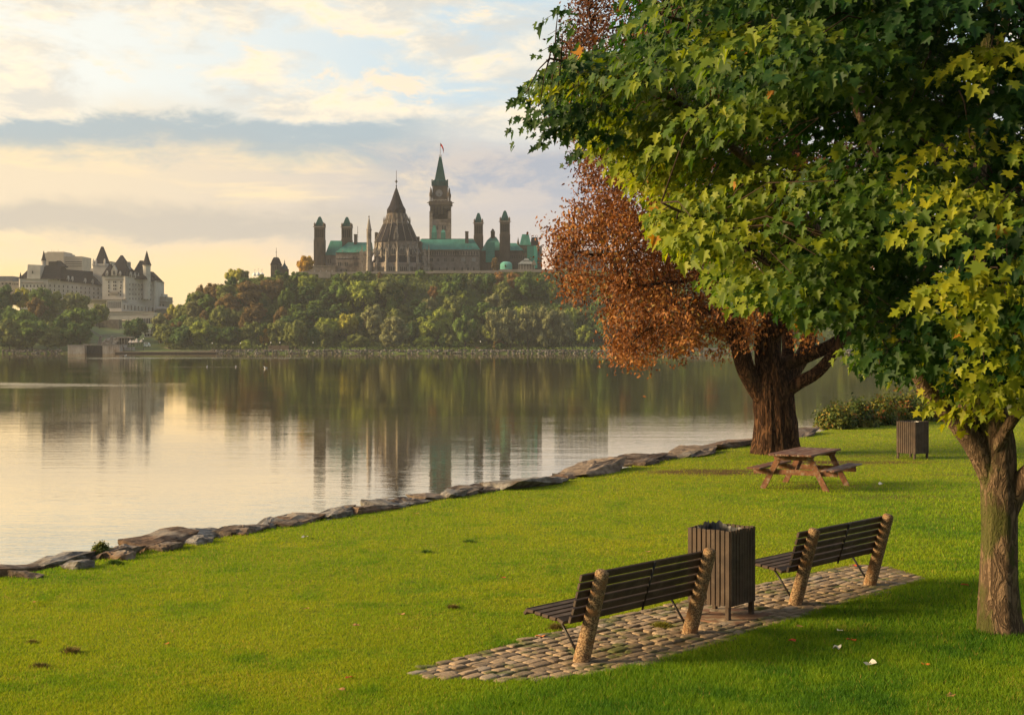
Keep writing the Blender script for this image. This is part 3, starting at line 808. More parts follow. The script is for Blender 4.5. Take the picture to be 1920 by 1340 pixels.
for i, (px, py, rx, n, h, c_, lb) in enumerate((
    (135, 1224, .14, 520, .07, TB, 'largest brown grass tuft on the lower left lawn'), (75, 1250, .15, 380, .05, TB, 'brownish grass tuft nearest the left edge'), (850, 1141, .11, 420, .06, TB, 'single brown grass tuft left of the nearer bench'),
    (215, 1057, .2, 520, .07, TG, 'dark green grass tuft just below the shore rocks'), (60, 1205, .10, 200, .045, TB, 'small brown grass tuft above the two larger ones'), (880, 1016, .2, 300, .05, TG, 'dark green grass tuft on the middle lawn'),
    (1045, 1180, .16, 600, .08, TB, 'brownish grass tuft at the paving edge under the bench seat'), (800, 1035, .17, 200, .05, TG, 'small dark green tuft on the middle left lawn'), (1240, 1176, .2, 800, .07, surf('yellow tuft', (1, 1, 1), tint=[(0, (.08, .10, .01)), (1, (.30, .22, .03)), (.5, (.2, .2, .02))]), 'yellow green weeds growing between cobbles by the right post'))):
    tuft(px, py, rx, n, h, c_, lb, 50 + i)

# ------------------------------------------------------------------ foliage helpers
def rot_frames(n_dir, t_dir):
    """orthonormal frames (columns: side, along, normal) from normals and along directions"""
    n_dir = n_dir / (np.linalg.norm(n_dir, axis=1, keepdims=True) + 1e-9)
    t_dir = t_dir - n_dir * (n_dir * t_dir).sum(1, keepdims=True)
    t_dir = t_dir / (np.linalg.norm(t_dir, axis=1, keepdims=True) + 1e-9)
    return np.stack([np.cross(t_dir, n_dir), t_dir, n_dir], -1)

def leaf_mesh(name, P, fr, size, tint, V0, faces, curl=None):
    """instances of a leaf template baked into one mesh"""
    n = len(P); k = len(V0)
    if curl is None: V = np.einsum('nij,kj->nki', fr, V0)
    else:
        W = np.repeat(V0[None], n, 0); W[..., 2] *= curl[:, None]; W[..., 0] *= (1.08 - .12 * np.abs(curl))[:, None]; V = np.einsum('nij,nkj->nki', fr, W)
    V = V * size[:, None, None] + P[:, None, :]
    sizes = np.tile([len(f) for f in faces], n); flat = np.concatenate([np.array(f) for f in faces])
    L = (flat[None] + (np.arange(n) * k)[:, None]).ravel()
    return mesh_np(name, V.reshape(-1, 3), sizes, L, False, np.repeat(tint, k))

_h = [(0, .02), (.18, -.10), (.48, -.05), (.42, .08), (.36, .20), (.62, .34), (.78, .54), (.46, .50), (.27, .54), (.33, .80), (.15, .84), (0, 1.18)]
_z = lambda x, y: .22 * abs(x) - .20 * y * y + .05
MAPLE_V = np.array([(x, y, _z(x, y)) for x, y in _h] + [(-x, y, _z(x, y)) for x, y in _h[1:-1]])
MAPLE_F = [list(range(12)), [0, 11] + list(range(21, 11, -1))]
NARROW_V = np.array([(0, 0, 0), (.17, .35, .05), (0, 1, -.08), (-.17, .35, .05)]); NARROW_F = [[0, 1, 2], [0, 2, 3]]

# ================================================================== NEAR TREES
def bark_mat(name, c1, c2, c3, scale, dist):
    return surf(name, c1, c2, scale, 6, .92, bump=1.0, bscale=scale * 1.7, bdist=dist, stretch=(1, 1, .16), c3=c3, s3=1.6, spec=.12)
def fissured(name, light, dark, moss, sc, dist, moss_at, zs):
    mt = bpy.data.materials.new(name); mt.use_nodes = True; t = NT(mt.node_tree); t.n.clear()
    co = t.new('ShaderNodeTexCoord').outputs['Object']
    def ridge(k, zz, dst, det): return t.m('MULTIPLY', t.m('ABSOLUTE', t.m('SUBTRACT', t.noise(t.mapping(co, (k, k, k * zz)), 1.0, det, .55, dst), .5)), 2.0)
    r1 = ridge(sc, zs, 1.3, 4); r2 = ridge(sc * 2.3, zs * 1.4, .9, 4)
    hgt = t.m('MULTIPLY', t.step(r1, 0.0, .26), t.m('ADD', .55, t.m('MULTIPLY', t.step(r2, 0, .3), .45)))
    hgt = t.m('ADD', hgt, t.m('MULTIPLY', t.noise(co, sc * 7, 4, .7), .25))
    col = t.mix(t.step(hgt, .15, .95), dark, light)
    col = t.mix(t.m('MULTIPLY', t.step(t.noise(t.mapping(co, (1, 1, .45), (3.3, 8.1, 1.7)), 2.2, 5, .65), moss_at, moss_at + .10), .8), col, moss)
    b = t.new('ShaderNodeBsdfPrincipled'); t.put(b.inputs['Base Color'], col); b.inputs['Roughness'].default_value = .93; b.inputs['Specular IOR Level'].default_value = .12
    bn = t.new('ShaderNodeBump'); bn.inputs['Strength'].default_value = 1.0; bn.inputs['Distance'].default_value = dist
    t.l.new(hgt, bn.inputs['Height']); t.l.new(bn.outputs[0], b.inputs['Normal'])
    o = t.new('ShaderNodeOutputMaterial'); t.l.new(b.outputs[0], o.inputs[0])
    return mt
BARK_M = fissured('maple bark', (.235, .155, .095), (.085, .055, .034), (.07, .078, .018), 13, .018, .51, .27)
BARK_W = fissured('willow bark', (.155, .077, .039), (.028, .014, .008), (.095, .055, .026), 7.5, .05, .56, .20)

# --- maple with its trunk at the right edge
MB0 = on_lawn(1876, 1184); MD = MB0.y
def mp(px, py, dd=0.0): return at(px, py, MD + dd)
maple = empty('maple_tree', MB0, 0, 'near maple with yellow green leaves, its mossy trunk standing at the right edge', 'tree')
def ridges(amp, k, seed):
    def f(p, a, l):
        return amp * (mnoise.noise(Vector((math.cos(a) * k, math.sin(a) * k, l * .9 + seed))) + .6 * mnoise.noise(Vector((math.cos(a) * k * 2.2, math.sin(a) * k * 2.2, l * 2.2 + seed))))
    return f
m = MB()
pts = smoothpath([mp(1877, 1215), mp(1877, 1184), mp(1874, 1100), mp(1874, 1000), mp(1872, 900), mp(1868, 830), mp(1852, 760), mp(1835, 690), mp(1822, 600), mp(1815, 480), mp(1830, 330, .3), mp(1850, 150, .3), mp(1860, -80, .3), mp(1870, -350, .2)], 8)
m.tube(pts, lerps([.30, .245, .200, .186, .184, .19, .172, .16, .14, .125, .105, .085, .06, .03], len(pts)), 40, True, ridges(.016, 2.2, 1))
pts = smoothpath([mp(1862, 905), mp(1835, 845, -.05), mp(1795, 790, -.1), mp(1745, 735, -.2), mp(1690, 640, -.4), mp(1610, 520, -.7), mp(1520, 420, -1.0), mp(1400, 300, -1.3), mp(1250, 180, -1.6), mp(1120, 130, -1.9), mp(1030, 110, -2.1)], 6)
m.tube(pts, lerps([.12, .125, .11, .095, .08, .065, .05, .04, .028, .018, .008], len(pts)), 18, True, ridges(.008, 2.2, 5))
LIMB_A = pts
pts = smoothpath([mp(1835, 830, .05), mp(1812, 775, .1), mp(1795, 720, .2), mp(1770, 620, .5), mp(1730, 480, .9), mp(1650, 300, 1.2), mp(1560, 100, 1.5), mp(1500, -100, 1.5)], 6)
m.tube(pts, lerps([.08, .08, .072, .065, .055, .045, .03, .012], len(pts)), 14, True, ridges(.006, 2.2, 9))
LIMB_B = pts
pts = smoothpath([mp(1880, 990), mp(1915, 905, -.1), mp(1960, 860, -.2), mp(2050, 760, -.3), mp(2150, 560, -.4), mp(2250, 300, -.5)], 6)
m.tube(pts, lerps([.10, .105, .09, .07, .05, .02], len(pts)), 16, True, ridges(.008, 2.2, 12)); LIMB_C = pts
pts = smoothpath([mp(1862, 850, -.1), mp(1890, 800, -.25), mp(1925, 740, -.6), mp(1935, 620, -1.3), mp(1905, 480, -2.2), mp(1880, 360, -3.0)], 6)
m.tube(pts, lerps([.07, .06, .05, .04, .03, .012], len(pts)), 12, True); LIMB_D = pts
pts = smoothpath([mp(1690, 640, -.4), mp(1640, 600, -.9), mp(1560, 560, -1.4), mp(1450, 500, -2.0), mp(1340, 430, -2.6), mp(1240, 380, -3.0)], 5)
m.tube(pts, lerps([.05, .045, .038, .03, .02, .008], len(pts)), 10, True); LIMB_E = pts
pts = smoothpath([mp(1830, 330, .3), mp(1700, 230, -.6), mp(1560, 140, -1.4), mp(1400, 70, -2.2), mp(1240, 30, -2.8)], 5)
m.tube(pts, lerps([.06, .05, .04, .03, .01], len(pts)), 10, True); LIMB_F = pts
pts = smoothpath([mp(1850, 150, .3), mp(1880, 60, -1), mp(1900, -40, -2.5), mp(1860, -120, -4)], 5)
m.tube(pts, lerps([.05, .045, .035, .01], len(pts)), 10, True); LIMB_G = pts
m.build('trunk', BARK_M, maple)
LIMBS = np.array([tuple(p) for L in (LIMB_A, LIMB_B, LIMB_C, LIMB_D, LIMB_E, LIMB_F, LIMB_G) for p in L[3:]])

MAPLE_PX = [(985, 165), (1000, 205), (1050, 250), (1110, 300), (1160, 340), (1195, 395), (1235, 470), (1300, 520), (1365, 592), (1440, 575), (1500, 635), (1570, 610), (1600, 650), (1612, 715), (1680, 725), (1740, 705),
            (1775, 760), (1830, 745), (1850, 765), (1925, 760), (2200, 800), (2450, 500), (2400, -300), (1700, -700), (1250, -300), (1165, -30), (1172, 60), (1100, 95), (1045, 70), (1020, 110)]
def maple_crown():
    rg = np.random.default_rng(21)
    C = np.array([MB0.x + .2, MD - .6, 8.9]); Rr = np.array([5.8, 5.6, 4.7])
    NC = 1150; pts = []
    while len(pts) < NC:
        v = rg.normal(0, 1, (4000, 3)); v /= np.linalg.norm(v, axis=1, keepdims=True)
        r = rg.uniform(.35, 1.0, (4000, 1)) ** .55
        P = C + v * r * Rr
        px = 960 + F * P[:, 0] / P[:, 1]; py = HZ - F * (P[:, 2] - EYE) / P[:, 1]
        ok = in_poly(px, py + 14, MAPLE_PX) & in_poly(px - 24, py, MAPLE_PX) & (P[:, 1] > 8.9) & (px > -200)
        ok &= fbm(P[:, 0] * .9 + P[:, 1] * .7, P[:, 2] * 1.3, 91, 3) > .37
        pts += list(P[ok])
    P = np.array(pts[:NC])
    # sprays of leaves the photo shows reaching out at the left end, and the bright ones low beside the trunk
    ex = [mp(988, 172, -2.2), mp(1012, 196, -2.2), mp(1030, 222, -2.1), mp(1045, 200, -2.1), mp(1065, 240, -2.0), mp(1035, 85, -2.1), mp(1050, 120, -2.1), mp(1075, 110, -2.0), mp(1085, 160, -2.0), mp(1110, 200, -2.0), mp(1120, 260, -1.9),
          mp(1046, 22, -2.0), mp(1056, 50, -2.1), mp(1760, 535, -4.5), mp(1790, 520, -4.6), mp(1825, 505, -4.7), mp(1850, 535, -4.7), mp(1885, 550, -4.7), mp(1830, 560, -4.6), mp(1870, 590, -4.6), mp(1905, 630, -4.4), mp(1860, 640, -4.3), mp(1845, 680, -4.2),
          mp(1885, 690, -4.0), mp(1905, 720, -3.6), mp(1870, 715, -3.4), mp(1690, 655, -1.2), mp(1650, 650, -1.4), mp(1625, 640, -1.5), mp(1715, 680, -1.0), mp(1680, 610, -1.6), mp(1770, 690, -.4), mp(1800, 735, -.5), mp(1845, 745, -.9), mp(1825, 765, -.7), mp(1880, 745, -1.2), mp(1770, 735, -.4)]
    P = np.concatenate([P, np.array([tuple(e) for e in ex])]); nex = len(ex)
    out = (P - C) / Rr; out[:, 2] = np.minimum(out[:, 2], .35); out /= np.linalg.norm(out, axis=1, keepdims=True) + 1e-6
    nc = len(P)
    cnt = np.full(nc, 96); cnt[-nex:] = 36; cnt[-nex:][[0, 5, 11, 12]] = 12
    idx = np.repeat(np.arange(nc), cnt); n = len(idx)
    Rad = rg.uniform(.36, .70, nc); Rad[-nex:] = .30; Rad[-nex:][[0, 5, 11, 12]] = .16
    oh = out.copy(); oh[:, 2] = 0; oh += rg.normal(0, .25, oh.shape) * np.array([1, 1, 0]); oh /= np.linalg.norm(oh, axis=1, keepdims=True) + 1e-6
    side = np.stack([-oh[:, 1], oh[:, 0], np.zeros(nc)], -1)
    th = rg.uniform(0, 6.283, n); rr = np.sqrt(rg.random(n)) * Rad[idx]
    a_ = rr * np.cos(th); b_ = rr * np.sin(th)
    off = oh[idx] * (a_ * 1.2)[:, None] + side[idx] * b_[:, None]
    # each spray is a thin drooping shelf
    off[:, 2] += -.30 * a_ - .50 * rr * rr / Rad[idx] + rg.normal(0, .028, n) + np.array(rg.normal(0, .12, nc))[idx] * b_
    Lp = P[idx] + off
    dirr = off / (np.linalg.norm(off, axis=1, keepdims=True) + 1e-6)
    tdir = .55 * dirr + .45 * oh[idx] + np.array([0, 0, -.62]) + rg.normal(0, .28, (n, 3))
    nrm = np.array([0, 0, .75]) + .62 * oh[idx] + .2 * dirr + rg.normal(0, .28, (n, 3))
    nrm[:, 1] -= np.where((idx >= nc - nex) & (idx < nc - nex + 13), .75, .15)
    fr = rot_frames(nrm, tdir)
    size = np.clip(rg.normal(.070, .019, n), .036, .125)
    pxl = 960 + F * Lp[:, 0] / Lp[:, 1]; pyl = HZ - F * (Lp[:, 2] - EYE) / Lp[:, 1]
    keep = in_poly(pxl + rg.normal(0, 9, n), pyl + 14 + rg.normal(0, 9, n), MAPLE_PX) | (idx >= nc - nex)
    keep &= Lp[:, 1] > 8.0
    # leaf colour: sunlight painted in as yellow on the lower left outside of the crown and on some right hand sprays, shade as deep green elsewhere
    sun_tone = rg.normal(.19, .06, nc) + .40 * np.clip((C[0] - 1.5 - P[:, 0]) / 2.8, -.2, 1) * np.clip((9.7 - P[:, 2]) / 2.0, .10, 1)
    sun_tone += .12 * np.clip((-out[:, 0] - .35) / .4, 0, 1) * np.clip((9.4 - P[:, 2]) / 1.2, 0, 1)
    pxc = 960 + F * P[:, 0] / P[:, 1]; sun_tone += .34 * np.clip((pxc - 1725) / 50, 0, 1) * (rg.random(nc) < .38) * np.clip((13.0 - P[:, 1]) / 1.5, 0, 1)
    sun_tone[-nex:][13:] = .66 + rg.normal(0, .05, nex - 13); sun_tone[-nex:][:13] = .30
    tint = sun_tone[idx] + rg.normal(0, .06, n); odd = rg.random(n) < .001; tint[odd] = .97
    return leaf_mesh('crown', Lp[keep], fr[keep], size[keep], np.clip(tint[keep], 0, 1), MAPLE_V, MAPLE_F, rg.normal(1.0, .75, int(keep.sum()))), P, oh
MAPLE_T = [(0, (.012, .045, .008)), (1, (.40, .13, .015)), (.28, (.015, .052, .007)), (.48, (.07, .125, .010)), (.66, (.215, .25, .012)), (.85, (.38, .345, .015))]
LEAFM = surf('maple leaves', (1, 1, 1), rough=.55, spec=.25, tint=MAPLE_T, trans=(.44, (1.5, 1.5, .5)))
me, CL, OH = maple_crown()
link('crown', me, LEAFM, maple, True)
m = MB()
for c_, o_ in zip(CL, OH):
    j = ((LIMBS - c_) ** 2 + np.array([0, 0, .0])).sum(1).argmin(); b0 = Vector(LIMBS[j]); c_ = Vector(c_)
    if (b0 - c_).length > 1.5: b0 = c_ + (b0 - c_).normalized() * .5 - Vector(o_) * .35
    mid = (b0 + c_) / 2 + Vector((0, 0, .12 * (b0 - c_).length))
    m.tube([b0, mid, c_, c_ + Vector(o_) * .14 + Vector((0, 0, -.08))], [.008, .006, .004, .002], 4)
m.build('twigs', surf('maple twigs', (.045, .026, .015), rough=.9), maple)

# --- big orange leaved tree behind the picnic table
WB = on_lawn(1456, 850); WD = WB.y
def wp(px, py, dd=0.0): return at(px, py, WD + dd)
willow = empty('willow_tree', WB, 0, 'big tree with thick furrowed trunk and small orange brown leaves behind the picnic table', 'tree')
def flutes(amp, nf, seed):
    def f(p, a, l):
        w_ = mnoise.noise(Vector((math.cos(a) * 1.2, math.sin(a) * 1.2, l * .35 + seed)))
        fl = math.sin(a * nf + 3 * w_ + .25 * l) 
        fine = mnoise.noise(Vector((math.cos(a) * 7, math.sin(a) * 7, l * 1.1 + seed)))
        fine2 = mnoise.noise(Vector((math.cos(a) * 15, math.sin(a) * 15, l * 1.9 + seed)))
        return amp * (.55 * fl * abs(fl) + .9 * fine + .7 * fine2 + .9 * w_)
    return f
m = MB()
pts = smoothpath([wp(1458, 880), wp(1456, 850), wp(1456, 820), wp(1454, 780), wp(1450, 735), wp(1446, 700), wp(1438, 660), wp(1434, 610)], 9)
m.tube(pts, lerps([.80, .71, .61, .55, .53, .44, .30, .25], len(pts)), 110, True, flutes(.055, 5, 2))
def limb(path, rad, n=28, amp=.022, seed=0, per=6):
    pts = smoothpath([wp(*p) for p in path], per); m.tube(pts, lerps(rad, len(pts)), n, True, flutes(amp, 3, seed)); return pts
WL = []
WL += limb([(1430, 745, -.1), (1402, 700, -.2), (1386, 650, -.3), (1374, 590, -.4), (1368, 540, -.5), (1350, 470, -.6), (1300, 400, -.8), (1230, 330, -1)], [.26, .24, .23, .21, .19, .14, .08, .03], 36, .022, 4)
WL += limb([(1440, 690, .1), (1444, 640, .1), (1450, 590, .1), (1470, 480, .3), (1490, 350, .5), (1480, 150, .5), (1440, -80, .4), (1400, -300, .4)], [.34, .32, .28, .24, .20, .15, .08, .03], 36, .028, 6)
WL += limb([(1452, 690, .2), (1490, 676, .0), (1530, 660, -.2), (1570, 640, -.4), (1620, 590, -.6), (1680, 480, -.6), (1720, 330, -.4)], [.20, .19, .18, .16, .13, .09, .03], 28, .015, 8)
WL += limb([(1456, 745, .0), (1490, 722, -.3), (1530, 700, -.5), (1556, 672, -.6), (1580, 636, -.7), (1610, 560, -.8), (1640, 430, -.8)], [.20, .19, .165, .15, .14, .11, .04], 28, .014, 10)
WL += limb([(1462, 720, .4), (1490, 690, .8), (1512, 650, 1.2), (1525, 590, 1.6), (1540, 450, 2.0), (1570, 250, 2.4)], [.24, .22, .20, .18, .12, .03], 28, .018, 12)
WL += limb([(1455, 700, .5), (1470, 690, 1.0), (1478, 650, 1.4), (1470, 600, 1.7), (1440, 480, 2.2)], [.2, .19, .17, .14, .03], 24, .015, 14)
WL += limb([(1440, 640, -.1), (1465, 615, -.4), (1500, 600, -.7), (1540, 590, -1)], [.17, .15, .11, .04], 20, .012, 16)
WL += limb([(1350, 470, -.6), (1330, 500, -.9), (1290, 525, -1.2), (1230, 532, -1.5), (1170, 540, -1.7)], [.07, .06, .05, .035, .01], 10, .003, 18)
WL += limb([(1345, 455, -.6), (1280, 420, -.2), (1215, 430, 0), (1180, 468, .2), (1120, 478, .3), (1075, 470, .3)], [.08, .075, .065, .06, .04, .012], 10, .003, 20)
WL += limb([(1372, 580, -.4), (1330, 585, -.9), (1270, 600, -1.3), (1210, 620, -1.6), (1175, 655, -1.7)], [.06, .05, .04, .03, .01], 10, .003, 22)
WL += limb([(1300, 400, -.8), (1220, 300, -.5), (1150, 180, -.3), (1110, 60, 0), (1100, -60, .2)], [.10, .085, .06, .035, .01], 12, .004, 24)
m.build('trunk', BARK_W, willow)
WLA = np.array([tuple(p) for p in WL])
W_PX = [(1036, 455), (1048, 425), (1075, 385), (1098, 372), (1100, 320), (1075, 268), (1048, 225), (1030, 140), (1070, 60), (1085, -20), (1120, -200), (1500, -420), (1800, -60), (1790, 420), (1650, 600), (1400, 640), (1362, 640), (1330, 610), (1292, 640),
        (1235, 650), (1210, 672), (1178, 682), (1150, 660), (1136, 610), (1140, 545), (1100, 540), (1062, 520), (1040, 492)]
def willow_crown():
    rg = np.random.default_rng(33); acc = []
    while len(acc) < 1900:
        n = 6000
        px = rg.uniform(1020, 1820, n); py = rg.uniform(-420, 690, n); dd = rg.normal(0, 1.7, n)
        ok = in_poly(px + rg.normal(0, 13, n), py + rg.normal(0, 13, n), W_PX)
        dens = np.where(px < 1420, .95, .35) * np.where((py < 430) & (px < 1240), .95, 1)
        ok &= rg.random(n) < dens
        ok &= fbm(px * .012, py * .014 + dd * .3, 51, 3) > .36
        for q in np.nonzero(ok)[0]: acc.append(tuple(wp(px[q], py[q], dd[q])))
    P = np.array(acc[:1900]); nc = len(P); per = 88
    idx = np.repeat(np.arange(nc), per); n = len(idx)
    off = rg.normal(0, 1, (n, 3)) * np.array([.20, .20, .17]); hang = rg.random(n) ** 2 * .30; off[:, 2] -= hang
    Lp = P[idx] + off
    tdir = np.array([0, 0, -.8]) + rg.normal(0, .6, (n, 3)); nrm = rg.normal(0, .8, (n, 3)) + np.array([-.4, -.4, .4])
    tint = rg.normal(.5, .13, nc)[idx] - .28 * np.clip((P[idx, 2] - 9.6) / 1.6, 0, 1) + rg.normal(0, .13, n)
    gr = rg.random(n) < .03; tint[gr] = .98
    return leaf_mesh('crown', Lp, rot_frames(nrm, tdir), rg.uniform(.07, .138, n), np.clip(tint, 0, 1), NARROW_V * np.array([1.6, 1, 1]), NARROW_F), P
me, WC = willow_crown()
LEAFW = surf('orange brown leaves', (1, 1, 1), rough=.6, tint=[(0, (.045, .016, .010)), (1, (.14, .12, .02)), (.25, (.10, .034, .011)), (.5, (.205, .072, .015)), (.75, (.35, .14, .03)), (.93, (.44, .23, .06))], trans=(.30, (1.3, 1.0, .6)))
link('crown', me, LEAFW, willow, True)
m = MB()
for i, c_ in enumerate(WC):
    if i % 2: continue
    j = ((WLA - c_) ** 2).sum(1).argmin(); b0 = Vector(WLA[j]); c_ = Vector(c_)
    if (b0 - c_).length > 4.0: b0 = c_ + (b0 - c_).normalized() * 1.2
    mid = (b0 + c_) / 2 + Vector((0, 0, .10 * (b0 - c_).length))
    m.tube([b0, mid, c_, c_ + Vector((0, 0, -.35))], [.022, .015, .009, .004], 4)
m.build('twigs', surf('dark twigs', (.07, .035, .02), rough=.9), willow)

# --- red and green bushes by the water behind the far bin
BUSHT = [(0, (.018, .040, .008)), (1, (.36, .085, .02)), (.3, (.05, .085, .012)), (.55, (.13, .15, .018)), (.7, (.24, .20, .02)), (.86, (.26, .10, .02))]
LEAFB = surf('bush leaves', (1, 1, 1), rough=.6, tint=BUSHT, trans=(.25, (1.3, 1.2, .6)))
def bush(px, py, rx, h, redness, label, seed, dd=0.0, ls=1.0):
    rg = np.random.default_rng(seed); g = on_lawn(px, py); g.y += dd; k = g.y / F; rx *= k; h *= k
    root = empty('bush', g, 0, label, 'bush', 'bushes in a row beside the water')
    m = MB()
    for i in range(7):
        a = rg.uniform(0, 6.28); m.tube([(g.x + .1 * math.cos(a), g.y + .1 * math.sin(a), GZ - .1), (g.x + rx * .35 * math.cos(a), g.y + rx * .3 * math.sin(a), GZ + h * .55), (g.x + rx * .6 * math.cos(a), g.y + rx * .5 * math.sin(a), GZ + h * .85)], [.03, .02, .006], 5)
    m.build('stems', surf('bush stems', (.08, .045, .025)), root)
    nc = 150; v = rg.normal(0, 1, (nc, 3)); v /= np.linalg.norm(v, axis=1, keepdims=True); v[:, 2] = np.abs(v[:, 2])
    P = np.array(g) + v * rg.uniform(.4, 1.0, (nc, 1)) ** .5 * np.array([rx, rx * .85, h * .88]) * (1 + rg.normal(0, .10, (nc, 1)))
    idx = np.repeat(np.arange(nc), 42); n = len(idx)
    Lp = P[idx] + rg.normal(0, .10 * ls, (n, 3))
    nrm = v[idx] + np.array([0, 0, .4]) + rg.normal(0, .6, (n, 3)); td = rg.normal(0, 1, (n, 3)) + np.array([0, 0, -.3])
    t_ = rg.normal(.40, .13, nc); t_[rg.random(nc) < redness] += .38
    tint = np.clip(t_[idx] + rg.normal(0, .07, n), 0, 1)
    ok = Lp[:, 2] > GZ
    link('foliage', leaf_mesh('foliage', Lp[ok], rot_frames(nrm, td)[ok], rg.uniform(.07, .13, n)[ok] * ls, tint[ok], NARROW_V * np.array([1.9, 1, 1]), NARROW_F), LEAFB, root, True)
bush(1568, 803, 34, 46, .12, 'yellow green bush at the left end of the row beside the water', 1)
bush(1612, 801, 34, 52, .22, 'green and red bush second in the row beside the water', 2, .4)
bush(1655, 798, 36, 56, .35, 'reddest bush in the middle of the row, left of the far bin', 3, .6)
bush(1702, 795, 38, 60, .15, 'dark green bush right behind the far slatted bin', 4, .8)
bush(1750, 792, 38, 66, .22, 'tall bush just right of the far bin, behind the near maple limb', 5, 1.2)
bush(1800, 788, 40, 72, .15, 'bush behind the near maple fork', 6, 2.2)
bush(1860, 786, 42, 74, .10, 'bush hidden mostly by the near maple trunk', 7, 3.0)
# weed between the rocks
bush(186, 1043, 9, 20, .0, 'small yellow weed growing between two shore rocks on the left', 8, .1, .35)

# ================================================================== FAR BUILDINGS
STONE = surf('sooty sandstone', (.255, .210, .175), (.17, .139, .115), .55, 6, .9, bump=.3, bscale=2.5, bdist=.15, c3=(.075, .056, .044), s3=.10)
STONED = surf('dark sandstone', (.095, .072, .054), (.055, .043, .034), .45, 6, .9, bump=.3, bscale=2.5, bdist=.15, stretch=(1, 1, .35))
STONEL = surf('pale dressed stone', (.27, .235, .20), (.175, .148, .122), .8, 6, .9, c3=(.12, .095, .075), s3=.4)
COPPER = surf('green copper roof', (.052, .200, .158), (.036, .140, .112), .25, 6, .8, spec=.1, stretch=(1.6, 1, .25), c3=(.07, .205, .16), s3=.15)
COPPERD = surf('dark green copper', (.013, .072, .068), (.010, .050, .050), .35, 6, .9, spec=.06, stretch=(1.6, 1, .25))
SLATE = surf('dark slate', (.017, .016, .021), (.027, .023, .027), .8, 6, 1.0, spec=0.0)
LIME = surf('pale limestone', (.46, .425, .385), (.38, .35, .315), .20, 6, .9, c3=(.25, .225, .20), s3=.06)
LIME2 = surf('grey stone', (.27, .235, .20), (.20, .175, .145), .3, 6, .9)
MODC = surf('beige concrete', (.42, .36, .29), (.36, .31, .25), .2, 5, .9)
WIN = surf('window glass', (.020, .018, .018), (.035, .030, .028), 1.0, rough=.15, spec=.5)
PANE = surf('pale window', (.30, .29, .27), rough=.2)
GREENNET = surf('green scaffold netting', (.03, .20, .155), (.022, .15, .12), 1.2, rough=.8, stretch=(.3, 1, 1.4))
GREENNETL = surf('bright green netting', (.06, .36, .28), (.05, .30, .23), 1.2, rough=.8)
DARK = surf('dark opening', (.012, .010, .010), rough=.9)

class Far:
    """builds a distant thing: px/py are photo units turned into metres at distance d, y offsets are metres behind d"""
    def __init__(s, d, root): s.d = d; s.k = d / F; s.root = root
    def X(s, px): return (px - 960) * s.k
    def Z(s, py): return EYE + (HZ - py) * s.k
    def box(s, m, x0, x1, yt, yb, f, b): return m.box(s.X(x0), s.X(x1), s.d + f, s.d + b, s.Z(yb), s.Z(yt))
    def part(s, name, mat, *boxes, parent=None):
        m = MB()
        for bx in boxes: s.box(m, *bx)
        return s.put(m, name, mat, parent)
    def put(s, m, name, mat, parent=None):
        if parent is None: return m.build(name, mat, s.root, True)
        return m.build(name, mat, parent, False)
    def frus(s, m, b, yb, t, yt):
        m.frus((s.X(b[0]), s.X(b[1]), s.d + b[2], s.d + b[3]), (s.X(t[0]), s.X(t[1]), s.d + t[2], s.d + t[3]), s.Z(yb), s.Z(yt)); return m
    def lathe(s, m, cx, f, prof, n=8, a0=0.0): return m.lathe(s.X(cx), s.d + f, [(r * s.k, s.Z(y)) for r, y in prof], n, a0)
    def windows(s, xs, yt, yb, wpx, f, mat=None, parent=None, name='window', arch=False):
        if name == 'window':
            s.nw = getattr(s, 'nw', 0) + len(xs)
            if s.nw > 96:
                if not hasattr(s, 'rest'): s.rest = MB()
                for x in xs: s.box(s.rest, x - wpx / 2, x + wpx / 2, yt, yb, f - .06 / 1, f + .2)
                return
        """one object per window, sharing one mesh; boxes standing 6 cm proud"""
        key = (round(wpx * s.k, 3), round((yb - yt) * s.k, 3), arch)
        me = WMESH.get((key, mat))
        if me is None:
            m = MB(); hw, hh = key[0] / 2, key[1]
            if arch: m.prism([(-hw, 0), (hw, 0), (hw, hh * .7), (hw * .6, hh * .9), (0, hh), (-hw * .6, hh * .9), (-hw, hh * .7)], -.06, .2)
            else: m.box(-hw, hw, -.06, .2, 0, hh)
            me = m.mesh('window'); me.materials.append(mat or WIN); WMESH[(key, mat)] = me
        for x in xs:
            o = bpy.data.objects.new(name, me); COL.objects.link(o); o.parent = parent or s.root
            p = Vector((s.X(x), s.d + f, s.Z(yb)))
            o.location = p
            o.matrix_parent_inverse = Matrix.Translation(-Vector(s.root.location))
WMESH = {}
def far_root(name, px, py, d, label, cat, group=None):
    p = at(px, py, d); return Far(d, empty(name, p, 0, label, cat, group))
def xs_(a, b, n): return [a + (b - a) * i / (n - 1) for i in range(n)]

# ------------------------------------------------------------------ the long neo gothic block on the hill
D0 = 752
B = far_root('gothic_building', 790, 512, D0, 'long stone gothic building with green copper roofs and four vent towers on the hilltop', 'building')
